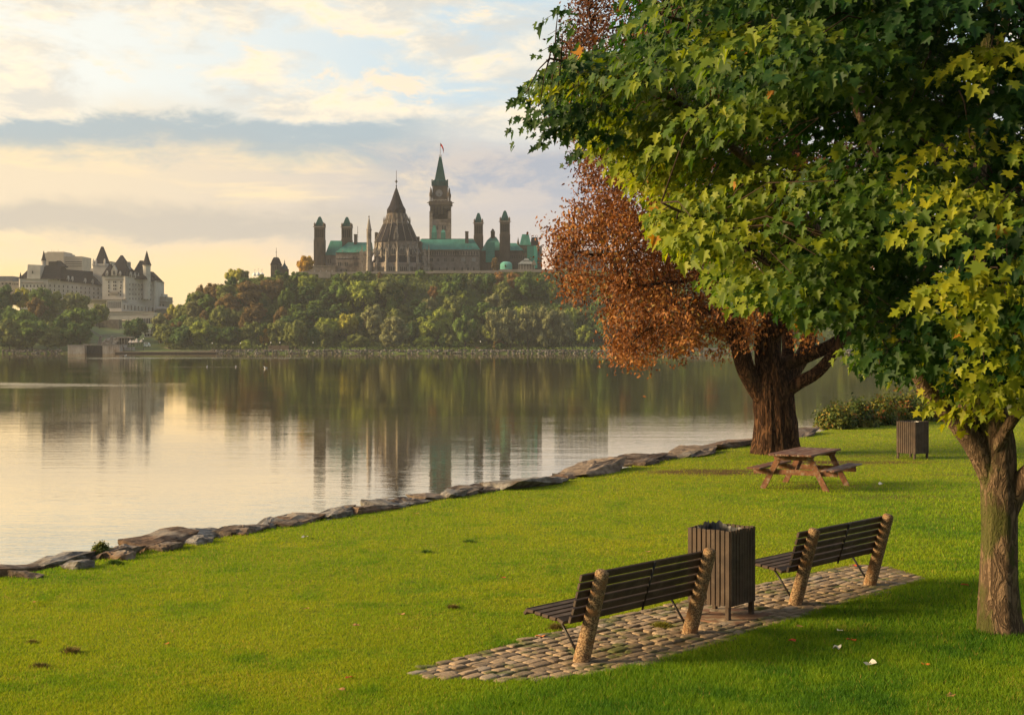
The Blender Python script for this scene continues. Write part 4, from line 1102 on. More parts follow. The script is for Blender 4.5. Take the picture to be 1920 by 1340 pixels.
# walls
B.part('wall', STONE, (567, 628, 499, 515, 2, 8), (605, 634, 476, 515, 12, 26), (627, 689, 473, 515, 6, 24), (672, 686, 470.5, 515, 4.4, 7))
B.part('wall', STONE, (787, 899, 468, 515, 6, 24), (860, 897, 468.6, 515, 4.6, 7))
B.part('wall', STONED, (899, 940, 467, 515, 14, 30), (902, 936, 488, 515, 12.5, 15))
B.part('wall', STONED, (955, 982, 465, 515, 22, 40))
B.part('cornice', STONEL, (566, 629, 497.4, 499, 1.7, 8.3)); B.part('cornice', STONEL, (626.5, 689, 472.2, 473.4, 5.6, 24)); B.part('cornice', STONEL, (787, 899.6, 467, 468.3, 4.2, 24))
B.part('string_course', SLATE, (788, 860, 478.6, 479.6, 5.8, 6.2), (860.1, 896.9, 478.6, 479.6, 4.4, 5)); B.part('string_course', SLATE, (628, 671.8, 483.6, 484.6, 5.8, 6.2))
def roof(m, *a): return B.frus(m, *a)
m = roof(MB(), (604, 635, 11, 27), 476, (612, 634.5, 17, 20), 447); B.put(m, 'roof', COPPER)
m = roof(MB(), (626, 692, 5, 25), 472.3, (647, 692, 14, 16), 451); B.put(m, 'roof', COPPER)
m = roof(MB(), (785, 900, 4, 25), 467, (785, 886, 14, 16), 445); r_ = B.put(m, 'roof', COPPER)
m = MB(); B.frus(m, (787, 886.5, 13.7, 16.3), 445.6, (787, 886, 14.2, 15.8), 444); B.put(m, 'ridge', COPPERD, r_)
m = roof(MB(), (901, 942, 13, 31), 467, (912, 934, 19, 25), 446); B.frus(m, (912, 934, 19, 25), 446, (919, 929, 21, 23), 438.5); B.put(m, 'roof', COPPER)
m = roof(MB(), (954, 983, 21, 41), 465, (956, 968, 28, 36), 449); B.put(m, 'roof', COPPER)
B.part('chimney', STONED, (659, 664, 437, 456, 12, 15), (658.6, 664.4, 436, 437.6, 11.8, 15.2)); B.part('chimney', STONED, (871, 877, 432, 456, 10, 13), (870.6, 877.4, 431, 433, 9.8, 13.2))
B.part('mast', STONED, (664.9, 665.5, 420, 452, 14, 14.3), (663.6, 666.8, 432, 432.5, 14, 14.3), (663.8, 666.5, 440, 440.5, 14, 14.3))
m = MB(); B.box(m, 919, 927, 429, 441, 20, 24); B.frus(m, (918.6, 927.4, 19.8, 24.2), 429.3, (922, 924, 21.5, 22.5), 423); B.put(m, 'roof_turret', STONED)
B.part('scaffold_net', GREENNET, (910, 927, 452, 489.5, 10.8, 12.2))
B.windows(xs_(640, 668, 2), 468, 470.6, 2, 5.3, PANE); B.windows(xs_(674, 683, 2), 467.5, 470, 2, 5.0, PANE)
for y in (463.5,): B.windows([818.5, 824, 838, 852.4, 859], y + .4, y + 3, 2.2, 6.2, PANE); B.windows([877.8, 885], 461.5, 464, 2.2, 6.0, PANE)
B.windows(xs_(632, 648, 4), 480, 483.2, 1.6, 5.9, PANE); B.windows([632.5, 636, 645, 648.6], 489.8, 497.5, 2, 5.9, None, None, 'window', True)
B.windows(xs_(661, 667, 2), 480, 484, 1.6, 5.9); B.windows([662.5, 665, 667.5], 490, 497, 1.6, 5.9, None, None, 'window', True)
B.windows([589, 600, 611, 622], 506, 511, 2.6, 1.9, PANE, None, 'window', True); B.windows([637, 647], 504, 509, 2.6, 5.9, None, None, 'window', True)
B.windows(xs_(793, 858, 16), 470.5, 477, 1.7, 5.9); B.windows(xs_(864, 894, 7), 470.5, 477, 1.7, 4.5)
B.windows([x + e for x in (796, 808, 820, 834, 848) for e in (-1.4, 1.4)], 482, 489, 1.7, 5.9, None, None, 'window', True)
B.windows([x + e for x in (868, 888) for e in (-2.4, 0, 2.4)], 481.5, 489, 1.7, 4.5, PANE, None, 'window', True)
B.windows([795, 809, 823, 837, 851], 500, 507, 2.8, 5.9, None, None, 'window', True); B.windows([866, 877, 888], 500, 507, 2.8, 4.5, None, None, 'window', True)
B.windows(xs_(958, 978, 7), 474, 480, 1.3, 21.9); B.windows(xs_(958, 978, 6), 487, 494, 1.3, 21.9)
B.part('panel', LIME2, (618, 625, 483, 491, 11.8, 12.3))
B.windows([610, 614], 483, 491, 1.6, 11.9)
def vent_tower(x0, x1, yc, yp, yb, f, n):
    wv = x1 - x0; cx = (x0 + x1) / 2; dep = wv * B.k
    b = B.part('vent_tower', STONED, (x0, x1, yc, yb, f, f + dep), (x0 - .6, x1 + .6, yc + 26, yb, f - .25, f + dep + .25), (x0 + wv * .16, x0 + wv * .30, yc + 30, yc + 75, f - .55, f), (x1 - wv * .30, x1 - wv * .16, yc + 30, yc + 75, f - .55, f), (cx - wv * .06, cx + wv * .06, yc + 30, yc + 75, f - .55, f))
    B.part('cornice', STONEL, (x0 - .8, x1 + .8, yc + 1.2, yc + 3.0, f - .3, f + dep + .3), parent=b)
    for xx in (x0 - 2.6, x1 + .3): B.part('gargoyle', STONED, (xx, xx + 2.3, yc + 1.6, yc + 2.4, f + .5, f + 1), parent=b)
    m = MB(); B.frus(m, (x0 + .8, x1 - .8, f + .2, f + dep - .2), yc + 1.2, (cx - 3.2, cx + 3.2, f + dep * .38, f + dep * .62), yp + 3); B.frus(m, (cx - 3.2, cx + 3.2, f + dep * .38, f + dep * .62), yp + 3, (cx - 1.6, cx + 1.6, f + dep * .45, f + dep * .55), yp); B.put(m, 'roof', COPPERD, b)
    for sx in (x0 + .9, x1 - .9):
        for sy in (f + .2, f + dep - .2):
            m = MB(); B.lathe(m, sx, sy, [(1.6, yc + 1.3), (1.6, yc - 4), (.9, yc - 5), (.2, yc - 7)], 6); B.put(m, 'pinnacle', STONED, b)
    for i in range(n):
        wx = x0 + wv * (i + 1) / (n + 1)
        B.part('opening', DARK, (wx - wv * .06, wx + wv * .06, yc + 7, yc + 22, f - .06, f + .3), parent=b)
    B.part('dormer', COPPERD, (cx - 1.4, cx + 1.4, yc - 6, yc - 1, f + .6, f + 2), parent=b)
vent_tower(585, 604, 421, 403, 515, 8, 4); vent_tower(633, 652, 419, 401, 470, 17, 4); vent_tower(887, 904, 411, 393, 475, 18, 4); vent_tower(937, 956, 410, 391, 515, 10, 4)
for x in (700, 712, 796, 803, 583, 567): pass

# ------------------------------------------------------------------ round library with its conical roof
L = far_root('round_library', 739, 512, D0 - 14, 'round stone library with dark ribbed conical roof and flying buttresses before the gothic building', 'building')
cx, f = 741, 14.0
m = MB(); L.lathe(m, cx, f, [(53, 518), (53, 492.5), (52, 491.5)], 16); L.put(m, 'wall', STONE)
m = MB(); L.lathe(m, cx, f, [(51.8, 491.6), (41, 479)], 16); L.put(m, 'aisle_roof', SLATE)
m = MB(); L.lathe(m, cx, f, [(41.5, 492), (41.5, 452.5), (42.6, 452.2), (42.6, 450.8), (39, 450.6)], 16); L.put(m, 'drum', STONE)
m = MB(); L.lathe(m, cx - 1, f, [(43, 452), (36, 438), (26.5, 417.5), (27, 417)], 16); rf = L.put(m, 'roof', SLATE)
m = MB(); L.lathe(m, cx - 1.5, f, [(25.6, 418), (25.6, 416.2), (22, 413), (19.8, 404), (18.6, 396)], 16); L.put(m, 'lantern', STONED)
m = MB(); L.lathe(m, cx - 2, f, [(18.3, 403), (18.0, 389), (16.6, 386), (13, 380), (8.5, 368), (4.5, 356), (1.6, 348), (.5, 345)], 16); sp_ = L.put(m, 'spire', SLATE)
m = MB(); L.lathe(m, cx - 2, f, [(.5, 347), (.45, 314)], 5); L.lathe(m, cx - 2, f, [(.4, 346), (1.5, 343.5), (.5, 341)], 6); L.box(m, cx - 5, cx + 1, 334, 335, f - .1, f + .1); L.lathe(m, cx - 2, f, [(.4, 339), (2.0, 335), (.4, 331)], 6); L.put(m, 'finial', STONED, sp_)
for i in range(16):
    a = 2 * math.pi * i / 16 + .1
    if math.sin(a) > .55: continue
    ca, sa = math.cos(a), math.sin(a); kk = L.k
    def q(r, y, off=0): return (L.X(cx - 1) + r * kk * ca, L.d + f + r * kk * sa, L.Z(y))
    m = MB(); m.tube([q(43.3, 451.5), q(36.3, 438), q(26.8, 417)], .15, 5); L.put(m, 'rib', STONEL, rf)
    m = MB(); m.tube([q(25.4, 419), q(25.4, 410)], [.30, .26], 5); m.tube([q(25.4, 410), q(25.4, 402)], [.26, .03], 5); L.put(m, 'pinnacle', STONEL)
    m = MB(); m.tube([q(18.4, 406), q(18.5, 396)], [.42, .05], 4); L.put(m, 'gablet', STONEL)
    m = MB(); m.tube([q(24.6, 411), q(18.8, 398)], .15, 4); m.tube([q(42, 462), q(54, 482)], .30, 4); L.put(m, 'flying_buttress', STONEL)
    m = MB(); m.tube([q(54.6, 517), q(54.6, 492), q(53.8, 490), q(53.8, 474)], [1.05, .95, .75, .65], 4, False); m.tube([q(53.8, 475), q(53.8, 463)], [.72, .03], 4, False); L.put(m, 'pier', STONEL)
    m = MB(); m.tube([q(41.6, 492), q(41.6, 453)], .42, 4, False); m.tube([q(41.3, 452), q(41, 444)], [.40, .03], 4, False); L.put(m, 'buttress', STONEL)
    a2 = a + math.pi / 16; ca2, sa2 = math.cos(a2), math.sin(a2)
    if sa2 < .3:
        M = Matrix.Translation((L.X(cx) + 41.2 * kk * ca2, L.d + f + 41.2 * kk * sa2, L.Z(478))) @ Matrix.Rotation(a2 + math.pi / 2, 4, 'Z')
        h_ = 21 * kk; w2 = 4.2 * kk
        m = MB(); m.prism([(-w2 - .35, 0), (w2 + .35, 0), (w2 + .35, h_ * .55), (0, h_ + .5), (-w2 - .35, h_ * .55)], -.25, .3, M); wf = L.put(m, 'window', STONEL)
        for e in (-.5, .5):
            m = MB(); m.prism([(e * w2 - w2 * .4, .6), (e * w2 + w2 * .4, .6), (e * w2 + w2 * .4, h_ * .5), (e * w2, h_ * .66), (e * w2 - w2 * .4, h_ * .5)], -.31, .2, M); L.put(m, 'pane', WIN, wf)
        M = Matrix.Translation((L.X(cx) + 52.6 * kk * ca2, L.d + f + 52.6 * kk * sa2, L.Z(508))) @ Matrix.Rotation(a2 + math.pi / 2, 4, 'Z')
        m = MB()
        for e in (-5.2, -1.8, 1.8, 5.2): m.prism([(e * kk - 1.0 * kk, 0), (e * kk + 1.0 * kk, 0), (e * kk + 1.0 * kk, 6.5 * kk), (e * kk, 8.6 * kk), (e * kk - 1.0 * kk, 6.5 * kk)], -.2, .3, M)
        L.put(m, 'window', WIN)
m = MB(); m.prism([(-4.6 * L.k, 0), (4.6 * L.k, 0), (4.6 * L.k, 12 * L.k), (0, 30 * L.k), (-4.6 * L.k, 12 * L.k)], -.3, 1.8, Matrix.Translation((L.X(741.5), L.d + f - 39.5 * L.k, L.Z(452)))); g_ = L.put(m, 'dormer', STONEL)
m = MB(); m.prism([(-1.0 * L.k, 3 * L.k), (1.0 * L.k, 3 * L.k), (1.0 * L.k, 14 * L.k), (0, 18 * L.k), (-1 * L.k, 14 * L.k)], -.4, .5, Matrix.Translation((L.X(741.5), L.d + f - 39.5 * L.k, L.Z(452)))); L.put(m, 'opening', DARK, g_)
m = MB(); L.lathe(m, 691, 2.5, [(6.6, 518), (5.8, 505), (5.2, 494), (4.7, 480), (4.7, 431), (5.4, 430.5), (5.4, 428.8), (4.6, 428.4), (.5, 406)], 8, .39); st = L.put(m, 'stair_turret', STONEL)
m = MB(); L.lathe(m, 691, 2.5, [(.3, 407), (1.5, 405.3), (.3, 403.5)], 6); L.put(m, 'finial', STONED, st)
L.part('link_block', STONED, (697, 702, 431, 470, 16, 24), (776, 787, 449, 515, 12, 30), (776, 783, 440, 452, 14, 17))
for x, yt in ((677, 470), (796, 472), (803, 468)):
    m = MB(); L.lathe(m, x, 5, [(3.6, 517), (2.8, 500), (2.0, 494), (1.9, yt), (.2, yt - 12)], 4, .78); L.put(m, 'pier', STONEL)

# ------------------------------------------------------------------ clock tower
T = far_root('clock_tower', 825, 505, D0 + 52, 'tall slender clock tower with dark green spire and a red flag on top', 'tower')
T.part('shaft', STONE, (806.5, 844.5, 391, 512, 0, 10.5), (805.2, 811, 396, 512, -.5, 3), (840, 845.8, 396, 512, -.5, 3), (813, 837, 411, 414, -.2, .5), (806, 845, 420, 421.6, -.3, 10.8))
T.windows([814.2, 820, 826, 831.8], 385.5 + 1, 402.5, 3.1, -.06, DARK, None, 'opening', True)
T.windows([815.5, 820, 830, 834.5], 416.5 + 6, 431, 2.4, -.06, WIN, None, 'window', True)
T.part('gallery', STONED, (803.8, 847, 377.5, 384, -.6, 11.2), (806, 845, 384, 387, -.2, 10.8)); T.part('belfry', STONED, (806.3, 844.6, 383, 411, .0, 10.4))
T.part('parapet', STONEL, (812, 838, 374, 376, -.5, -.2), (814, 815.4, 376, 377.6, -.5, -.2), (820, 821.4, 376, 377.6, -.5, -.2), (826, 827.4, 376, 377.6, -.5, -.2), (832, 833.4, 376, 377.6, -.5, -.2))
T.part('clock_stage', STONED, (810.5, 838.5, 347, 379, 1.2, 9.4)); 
m = MB()
Mx = Matrix.Translation((T.X(823), T.d + 1.15, T.Z(362))) @ Matrix.Rotation(math.pi / 2, 4, 'X')
m.v = []; mm = MB(); mm.lathe(0, 0, [(6.6 * T.k, -.2), (6.6 * T.k, .12), (5.9 * T.k, .14)], 28); m.add([Mx @ Vector(p) for p in mm.v], mm.f)
cf = T.put(m, 'clock_face', surf('clock dial', (.20, .20, .21), (.15, .15, .16), 3, rough=.4))
for ang, ln_ in ((-70, 4.6), (-100, 3.4)):
    M = Mx @ Matrix.Rotation(R(ang), 4, 'Z'); m = MB(); m.box(0, ln_ * T.k, -.09, .09, .15, .2, M); T.put(m, 'clock_hand', DARK, cf)
m = MB()
for i in range(12):
    M = Mx @ Matrix.Rotation(R(i * 30), 4, 'Z'); m.box(4.7 * T.k, 5.6 * T.k, -.07, .07, .145, .19, M)
T.put(m, 'hour_marks', DARK, cf)
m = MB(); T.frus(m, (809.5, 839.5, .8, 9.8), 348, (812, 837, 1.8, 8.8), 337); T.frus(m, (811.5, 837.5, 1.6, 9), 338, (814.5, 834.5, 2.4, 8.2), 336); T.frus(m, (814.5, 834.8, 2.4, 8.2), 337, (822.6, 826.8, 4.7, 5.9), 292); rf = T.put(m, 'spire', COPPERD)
m = MB()
for x in (810, 816, 824.5, 833, 839): T.box(m, x - 1.1, x + 1.1, 336.5, 348, .5, 1.3)
T.put(m, 'dormers', COPPERD, rf)
T.part('crown_rail', LIME, (822.4, 823.2, 288, 292, 4.7, 5), (826.2, 827, 288, 292, 4.7, 5), (822.4, 827, 290, 290.6, 4.7, 5), parent=rf)
m = MB(); T.lathe(m, 824.6, 5.3, [(.55, 292), (.35, 265)], 5); fp = T.put(m, 'flagpole', LIME)
m = MB(); z0 = T.Z(266.5); vs = []; fs = []
for i in range(7):
    xx = T.X(824.7) - .0 + i * .32 * (-1 if False else 1); yy = T.d + 5.3 + .25 * math.sin(i * 1.3); dz = -i * i * .085
    vs += [(xx, yy, z0 + dz), (xx, yy, z0 - 1.5 + dz * 1.4), (xx, yy + .05, z0 + dz), (xx, yy + .05, z0 - 1.5 + dz * 1.4)]
for i in range(6):
    k = i * 4; fs += [(k, k + 1, k + 5, k + 4), (k + 2, k + 6, k + 7, k + 3)]
m.add(vs, fs); T.put(m, 'flag', surf('red flag', (.50, .03, .025), rough=.7), fp)
for x in (807.3, 841.8):
    for y in (.9, 9.6):
        m = MB(); T.lathe(m, x, y, [(.9, 378), (.9, 368), (2.6, 367.6), (2.7, 362), (1.6, 359), (.4, 350)], 6)
        for e in (-1.9, 1.9): T.lathe(m, x + e, y, [(.45, 378), (.45, 367)], 4)
        T.put(m, 'pinnacle', STONED)
for x in (800.5, 845.6): T.part('gargoyle', STONED, (x, x + 5.6, 379, 380.2, 1, 1.6))
for x, y0, r, yb in ((816.5, 426, 4.6, 446), (833, 434, 4, 446)):
    m = MB(); T.frus(m, (x - r, x + r, -14, -10), yb + 4, (x - r, x + r, -14, -10), yb - 7); T.frus(m, (x - r, x + r, -14, -10), yb - 7, (x - r * .45, x + r * .45, -12.6, -11.4), y0); T.put(m, 'roof_turret', COPPER)

# ------------------------------------------------------------------ right end of the hilltop
W = far_root('mansard_building', 1000, 512, D0 + 45, 'stone building with green and dark mansard roofs at the right end of the hilltop', 'building')
W.part('wall', STONED, (975, 996, 459, 515, 0, 14), (994, 1016, 461, 515, 6, 22))
W.part('wall', STONE, (1007.5, 1016.4, 460, 515, 5, 8))
m = MB(); W.frus(m, (974, 996, -.5, 14.5), 459.5, (979, 991.5, 3, 10), 438.5); W.put(m, 'roof', COPPER)
m = MB(); W.frus(m, (994, 1012, 5, 20), 462, (997, 1008, 8, 16), 443); W.put(m, 'roof', SLATE)
m = MB()
for x in (996.8, 1000, 1004, 1007.6): W.box(m, x, x + .7, 439.5, 443.4, 9, 9.6)
W.put(m, 'cresting', SLATE)
m = MB(); W.lathe(m, 971.5, 4, [(2.6, 480), (2.6, 460), (3, 459), (.2, 444)], 6); W.put(m, 'corner_turret', STONED)
W.part('scaffold_net', GREENNET, (988.5, 1001, 461.5, 503, -2, 3)); W.part('scaffold_net', GREENNETL, (1001, 1007.4, 461, 503, -2.2, 3))
W.windows([978, 982, 986], 466, 474, 2, -.06); W.windows([978, 982, 986], 480, 489, 2, -.06); W.windows([1009.5, 1013.5], 470, 477, 1.6, 4.9); W.windows([1009.5, 1013.5], 484, 491, 1.6, 4.9)
Pv = far_root('garden_pavilion', 987, 508, D0 - 8, 'small grey roofed garden pavilion before the right end of the gothic building', 'pavilion')
m = MB(); Pv.frus(m, (971, 1004, -.5, 8.5), 495, (979, 994, 3, 5), 488); Pv.frus(m, (981, 993, 2, 6), 488, (984, 990, 3.5, 4.5), 483.5); Pv.box(m, 981, 993, 487.6, 490, 2, 6); Pv.put(m, 'roof', surf('grey metal roof', (.20, .21, .20), (.15, .16, .15), .8))
m = MB()
for x in xs_(973, 1002, 11): Pv.box(m, x - .5, x + .5, 495, 505, 0, .4)
Pv.put(m, 'columns', LIME); Pv.part('wall', STONED, (974, 1001, 495, 510, 2, 7))
m = MB(); Pv.frus(m, (996, 1006, -1, 3), 497, (1000, 1002, -1, 3), 488); Pv.put(m, 'gable', LIME2)
Dm = far_root('dome_tent', 949, 508, D0 - 6, 'small bright turquoise domed shelter at the foot of the rightmost vent tower', 'shelter')
m = MB(); Dm.lathe(m, 949, 3, [(11.5, 509), (11.5, 497), (10.3, 493), (6.5, 490.4), (.3, 489.6)], 14); Dm.put(m, 'canopy', surf('turquoise fabric', (.16, .46, .36), (.13, .39, .31), .8))
m = MB(); m.prism([(-1.3 * Dm.k, 0), (1.3 * Dm.k, 0), (1.3 * Dm.k, 3 * Dm.k), (0, 4.6 * Dm.k), (-1.3 * Dm.k, 3 * Dm.k)], -.4, .6, Matrix.Translation((Dm.X(947.5), Dm.d + 3 - 11.3 * Dm.k, Dm.Z(500.5)))); Dm.put(m, 'opening', DARK)
G = far_root('glass_office', 1090, 512, D0 + 70, 'pale office block with blue green glass end behind the orange leaves', 'building')
G.part('wall', MODC, (1047, 1140, 469, 516, 0, 22)); G.part('glass_end', surf('teal glass', (.07, .15, .16), (.05, .11, .12), .5, rough=.15), (1040, 1046.5, 477, 516, -.5, 20))
for y in (474, 482, 490, 498): G.windows(xs_(1054, 1134, 10), y, y + 4.5, 5.6, -.06)
K = far_root('lookout_arcade', 893, 528, D0 - 22, 'small pale stone lookout with pointed arches set in the slope below the gothic building', 'arcade')
K.part('wall', LIME2, (876, 912, 512.5, 524, 1, 4), (874, 913.5, 511.6, 512.8, .6, 4.4))
K.windows([893.5, 900.5, 907.5], 514.5, 524, 4.6, .95, DARK, None, 'arch', True)
Wl = far_root('terrace_wall', 790, 511, D0 - 22, 'long low pale stone wall along the crest of the hill', 'wall')
Wl.part('wall', LIME2, (555, 672, 509.5, 514, 0, 1), (672, 812, 508.6, 513, 0, 1), (812, 935, 507.2, 512, 0, 1), (935, 1045, 505, 510, 0, 1)); Wl.part('pedestal', LIME2, (600, 622, 511, 522, -6, -4))
# left end of the hilltop
S = far_root('slate_tower', 517, 514, D0 + 60, 'small stone tower with a dark mansard roof and mast left of the gothic building', 'tower')
S.part('wall', STONED, (507.5, 525, 496, 520, 0, 6)); m = MB(); S.frus(m, (506.5, 526, -.4, 6.4), 496.5, (511, 521.5, 1.5, 4.5), 484); S.frus(m, (511, 521.5, 1.5, 4.5), 484, (512.5, 520, 2, 4), 482); S.put(m, 'roof', SLATE)
m = MB(); S.lathe(m, 516.5, 3, [(.5, 483), (.3, 464)], 5); S.box(m, 515, 518, 472, 472.6, 2.9, 3.1); S.put(m, 'mast', SLATE); S.windows([512, 516, 520], 499, 506, 1.6, -.06)
S2 = far_root('green_cupola', 533, 514, D0 + 62, 'little blue green domed cupola beside the slate roofed tower', 'cupola')
S2.part('wall', STONED, (526, 539.5, 504, 520, 0, 4)); m = MB(); S2.lathe(m, 532.5, 2, [(6.4, 504.6), (6, 500), (3.2, 497), (1, 493), (.4, 487)], 8, .39); S2.put(m, 'dome', surf('blue green lead', (.05, .10, .12), (.04, .075, .09), .8))
for i, (x, r, yt) in enumerate(((476, 4.2, 509.5), (482.5, 5.2, 508.5), (489.5, 4.2, 509.5))):
    Tn = far_root('event_tent', x, 516, D0 + 20, ('white peaked tent leftmost of three on the hilltop', 'white peaked tent in the middle of three on the hilltop', 'white peaked tent nearest the small slate tower')[i], 'tent', 'white tents on the hilltop')
    m = MB(); Tn.lathe(m, x, 2, [(r, 517), (r, 513.5), (r * .45, 511.5), (.3, yt)], 8); Tn.put(m, 'canopy', surf('white canvas', (.72, .72, .72), rough=.8))
    m = MB(); Tn.lathe(m, x, 2, [(.25, yt + 1), (.2, yt - 5)], 4); Tn.box(m, x, x + 1.6, yt - 5, yt - 3.8, 1.95, 2.05); Tn.put(m, 'pennant', surf('grey pennant', (.4, .38, .38)))

# ------------------------------------------------------------------ chateau style hotel on the left
D1 = 880
H = far_root('chateau_hotel', 200, 612, D1, 'large pale stone chateau style hotel with dark steep roofs and turrets', 'building')
m = MB(); H.box(m, 37, 90, 521, 600, 0, 22); H.put(m, 'wall', LIME)
m = MB(); k = H.k
m.add([(H.X(88), H.d + .4, H.Z(600)), (H.X(168), H.d + 26, H.Z(600)), (H.X(168), H.d + 44, H.Z(600)), (H.X(88), H.d + 20, H.Z(600)), (H.X(88), H.d + .4, H.Z(521)), (H.X(168), H.d + 26, H.Z(531)), (H.X(168), H.d + 44, H.Z(531)), (H.X(88), H.d + 20, H.Z(521))], [(0, 3, 2, 1), (4, 5, 6, 7), (0, 1, 5, 4), (1, 2, 6, 5), (2, 3, 7, 6), (3, 0, 4, 7)]); H.put(m, 'wall', LIME)
m = MB(); H.frus(m, (36, 76, -.6, 22), 522, (53, 76, 8, 14), 496); H.put(m, 'roof', SLATE)
m = MB(); H.frus(m, (66, 114, -.6, 24), 523, (77, 106, 8, 16), 496); H.frus(m, (83, 112, 6, 18), 499, (98, 102, 10, 13), 487); H.frus(m, (84, 100, 7, 16), 496, (84, 100, 7, 16), 489); H.put(m, 'roof', SLATE)
m = MB(); m.add([(H.X(108), H.d + 5, H.Z(526)), (H.X(168.5), H.d + 25, H.Z(532)), (H.X(168.5), H.d + 45, H.Z(532)), (H.X(108), H.d + 28, H.Z(526)), (H.X(112), H.d + 14, H.Z(503)), (H.X(154), H.d + 30, H.Z(505)), (H.X(154), H.d + 33, H.Z(505)), (H.X(112), H.d + 17, H.Z(503))], [(0, 3, 2, 1), (4, 5, 6, 7), (0, 1, 5, 4), (1, 2, 6, 5), (2, 3, 7, 6), (3, 0, 4, 7)]); H.put(m, 'roof', SLATE)
m = MB(); m.prism([(H.X(51), H.Z(523)), (H.X(76), H.Z(523)), (H.X(77), H.Z(497)), (H.X(53), H.Z(496))], H.d - .9, H.d + 6); H.put(m, 'gable', LIME)
def turret(cx_, r, yb, ye, yp, f, mat=LIME, sides=12, name='turret', flare=1.15):
    m = MB(); H.lathe(m, cx_, f, [(r, yb), (r, ye + 3), (r * flare, ye + 1.5), (r * flare, ye)], sides); b_ = H.put(m, name, mat)
    m = MB(); H.lathe(m, cx_, f, [(r * flare * 1.08, ye + .4), (r * .72, ye - (ye - yp) * .35), (.5, yp)], sides); H.put(m, 'cone_roof', SLATE, b_)
    return b_
turret(74, 4.0, 515, 487, 469, 8); turret(38, 2.6, 560, 522, 511, .5)
turret(269, 7.2, 560, 495.5, 469, 8)
turret(281, 2.6, 580, 524, 516, 12); turret(235.5, 4.2, 560, 517.4, 503, .6)
# keep
m = MB(); H.box(m, 151, 177, 491, 600, 26, 38); H.box(m, 144, 194, 499, 600, 28, 42); H.box(m, 149.5, 178.5, 490, 494, 25.6, 38.4); H.put(m, 'keep', LIME)
m = MB(); H.frus(m, (153, 175.5, 26.5, 37.5), 491, (162.5, 165.5, 31, 33), 456); H.put(m, 'keep_roof', SLATE)
H.part('slate_band', SLATE, (175, 194.4, 508, 515, 27.6, 42.2))
for x in (152, 157, 174): 
    m = MB(); H.lathe(m, x, 26, [(2.2, 494), (2.2, 485), (.3, 480)], 6); H.put(m, 'pinnacle', LIME)
# right block
m = MB(); H.box(m, 192, 240, 517, 596, 0, 20); H.put(m, 'wall', LIME)
m = MB(); v0 = [(238, .2), (281, 16), (281, 36), (238, 19.6)]
m.add([(H.X(x), H.d + y, H.Z(596)) for x, y in v0] + [(H.X(x), H.d + y, H.Z(518 + (x - 238) * .14)) for x, y in v0], [(0, 3, 2, 1), (4, 5, 6, 7), (0, 1, 5, 4), (1, 2, 6, 5), (2, 3, 7, 6), (3, 0, 4, 7)]); H.put(m, 'wall', LIME)
m = MB(); H.frus(m, (191, 241, -.8, 20.8), 517.5, (197, 236, 3, 17), 502); H.put(m, 'roof', SLATE)
m = MB(); H.frus(m, (202, 240, 1, 19), 512, (218.5, 221.5, 9, 11), 477); H.put(m, 'roof', SLATE)
m = MB(); H.frus(m, (191.6, 208, 0, 16), 515, (199, 201.5, 7, 9), 494); H.put(m, 'roof', SLATE)
m = MB(); H.frus(m, (238, 272, 4, 30), 523, (251, 255, 14, 18), 486); H.put(m, 'roof', SLATE)
m = MB(); H.frus(m, (255, 282, 10, 36), 526, (262, 268, 20, 26), 506); H.put(m, 'roof', SLATE)
m = MB(); H.box(m, 231, 236.5, 489.5, 512, 8, 11); H.put(m, 'chimney', LIME)
def dormer(x, yb, h, w_, f):
    m = MB(); m.prism([(H.X(x - w_), H.Z(yb)), (H.X(x + w_), H.Z(yb)), (H.X(x + w_), H.Z(yb - h * .5)), (H.X(x), H.Z(yb - h)), (H.X(x - w_), H.Z(yb - h * .5))], H.d + f, H.d + f + 3); d_ = H.put(m, 'dormer', LIME)
    H.part('pane', WIN, (x - w_ * .4, x + w_ * .4, yb - h * .45, yb - h * .08, f - .06, f + .2), parent=d_)
dormer(214.5, 517, 20, 5, -.9); dormer(201, 517, 10, 2, -.9); dormer(225.5, 517, 9, 2, -.9)
for x, f in ((243, 1.5), (249, 3.6), (255, 5.8), (261, 8.2)): dormer(x, 520 + (x - 243) * .15, 11, 2, f)
for x, f in ((98, 2.6), (104.5, 5), (118, 9.2), (124, 11.2), (143, 17.3), (154, 20.9)): dormer(x, 525 + (x - 98) * .13, 12, 2, f)
H.part('corbel_band', LIME2, (197, 233, 523, 525, -.4, .2), (40, 82, 529, 531, -.4, .2))
for y in (530, 536.5): H.windows([204, 213.5, 217, 227], y - 3, y + .5, 2.0, -.06, WIN)
for y in (541, 547.5, 554): H.windows([204, 226], y - 3, y + .5, 2.2, -.06, WIN)
H.windows([213.5, 217], 540, 543.5, 2.0, -.06); H.part('balcony', LIME2, (206.5, 222.5, 547, 551, -1.6, .0))
def side_windows(pts, ys, w_):
    for x, f in pts:
        for y in ys: H.windows([x], y + (x - 240) * .02, y + 4, w_, f, WIN)
SW = [(242 + 4.35 * i, .2 + (4 + 4.35 * i) * 15.8 / 43 - .1) for i in range(9)]
side_windows(SW, (531, 540, 549, 557.5), 1.9)
for x, f in [(92 + 6.4 * i, .4 + (4 + 6.4 * i) * 25.6 / 80 - .1) for i in range(12)]:
    for y in (533, 541, 549): H.windows([x], y + (x - 90) * .06, y + 4.2 + (x - 90) * .06, 2.2, f)
H.windows([62, 62.01][:1], 508, 513, 2.4, -.96); H.windows(xs_(44, 84, 7), 534, 538.5, 2.2, -.06); H.windows(xs_(44, 84, 7), 543, 547.5, 2.2, -.06)
for y in (520, 528, 536, 544, 551): H.windows([176.5, 183, 189], y, y + 4, 2, 27.9)
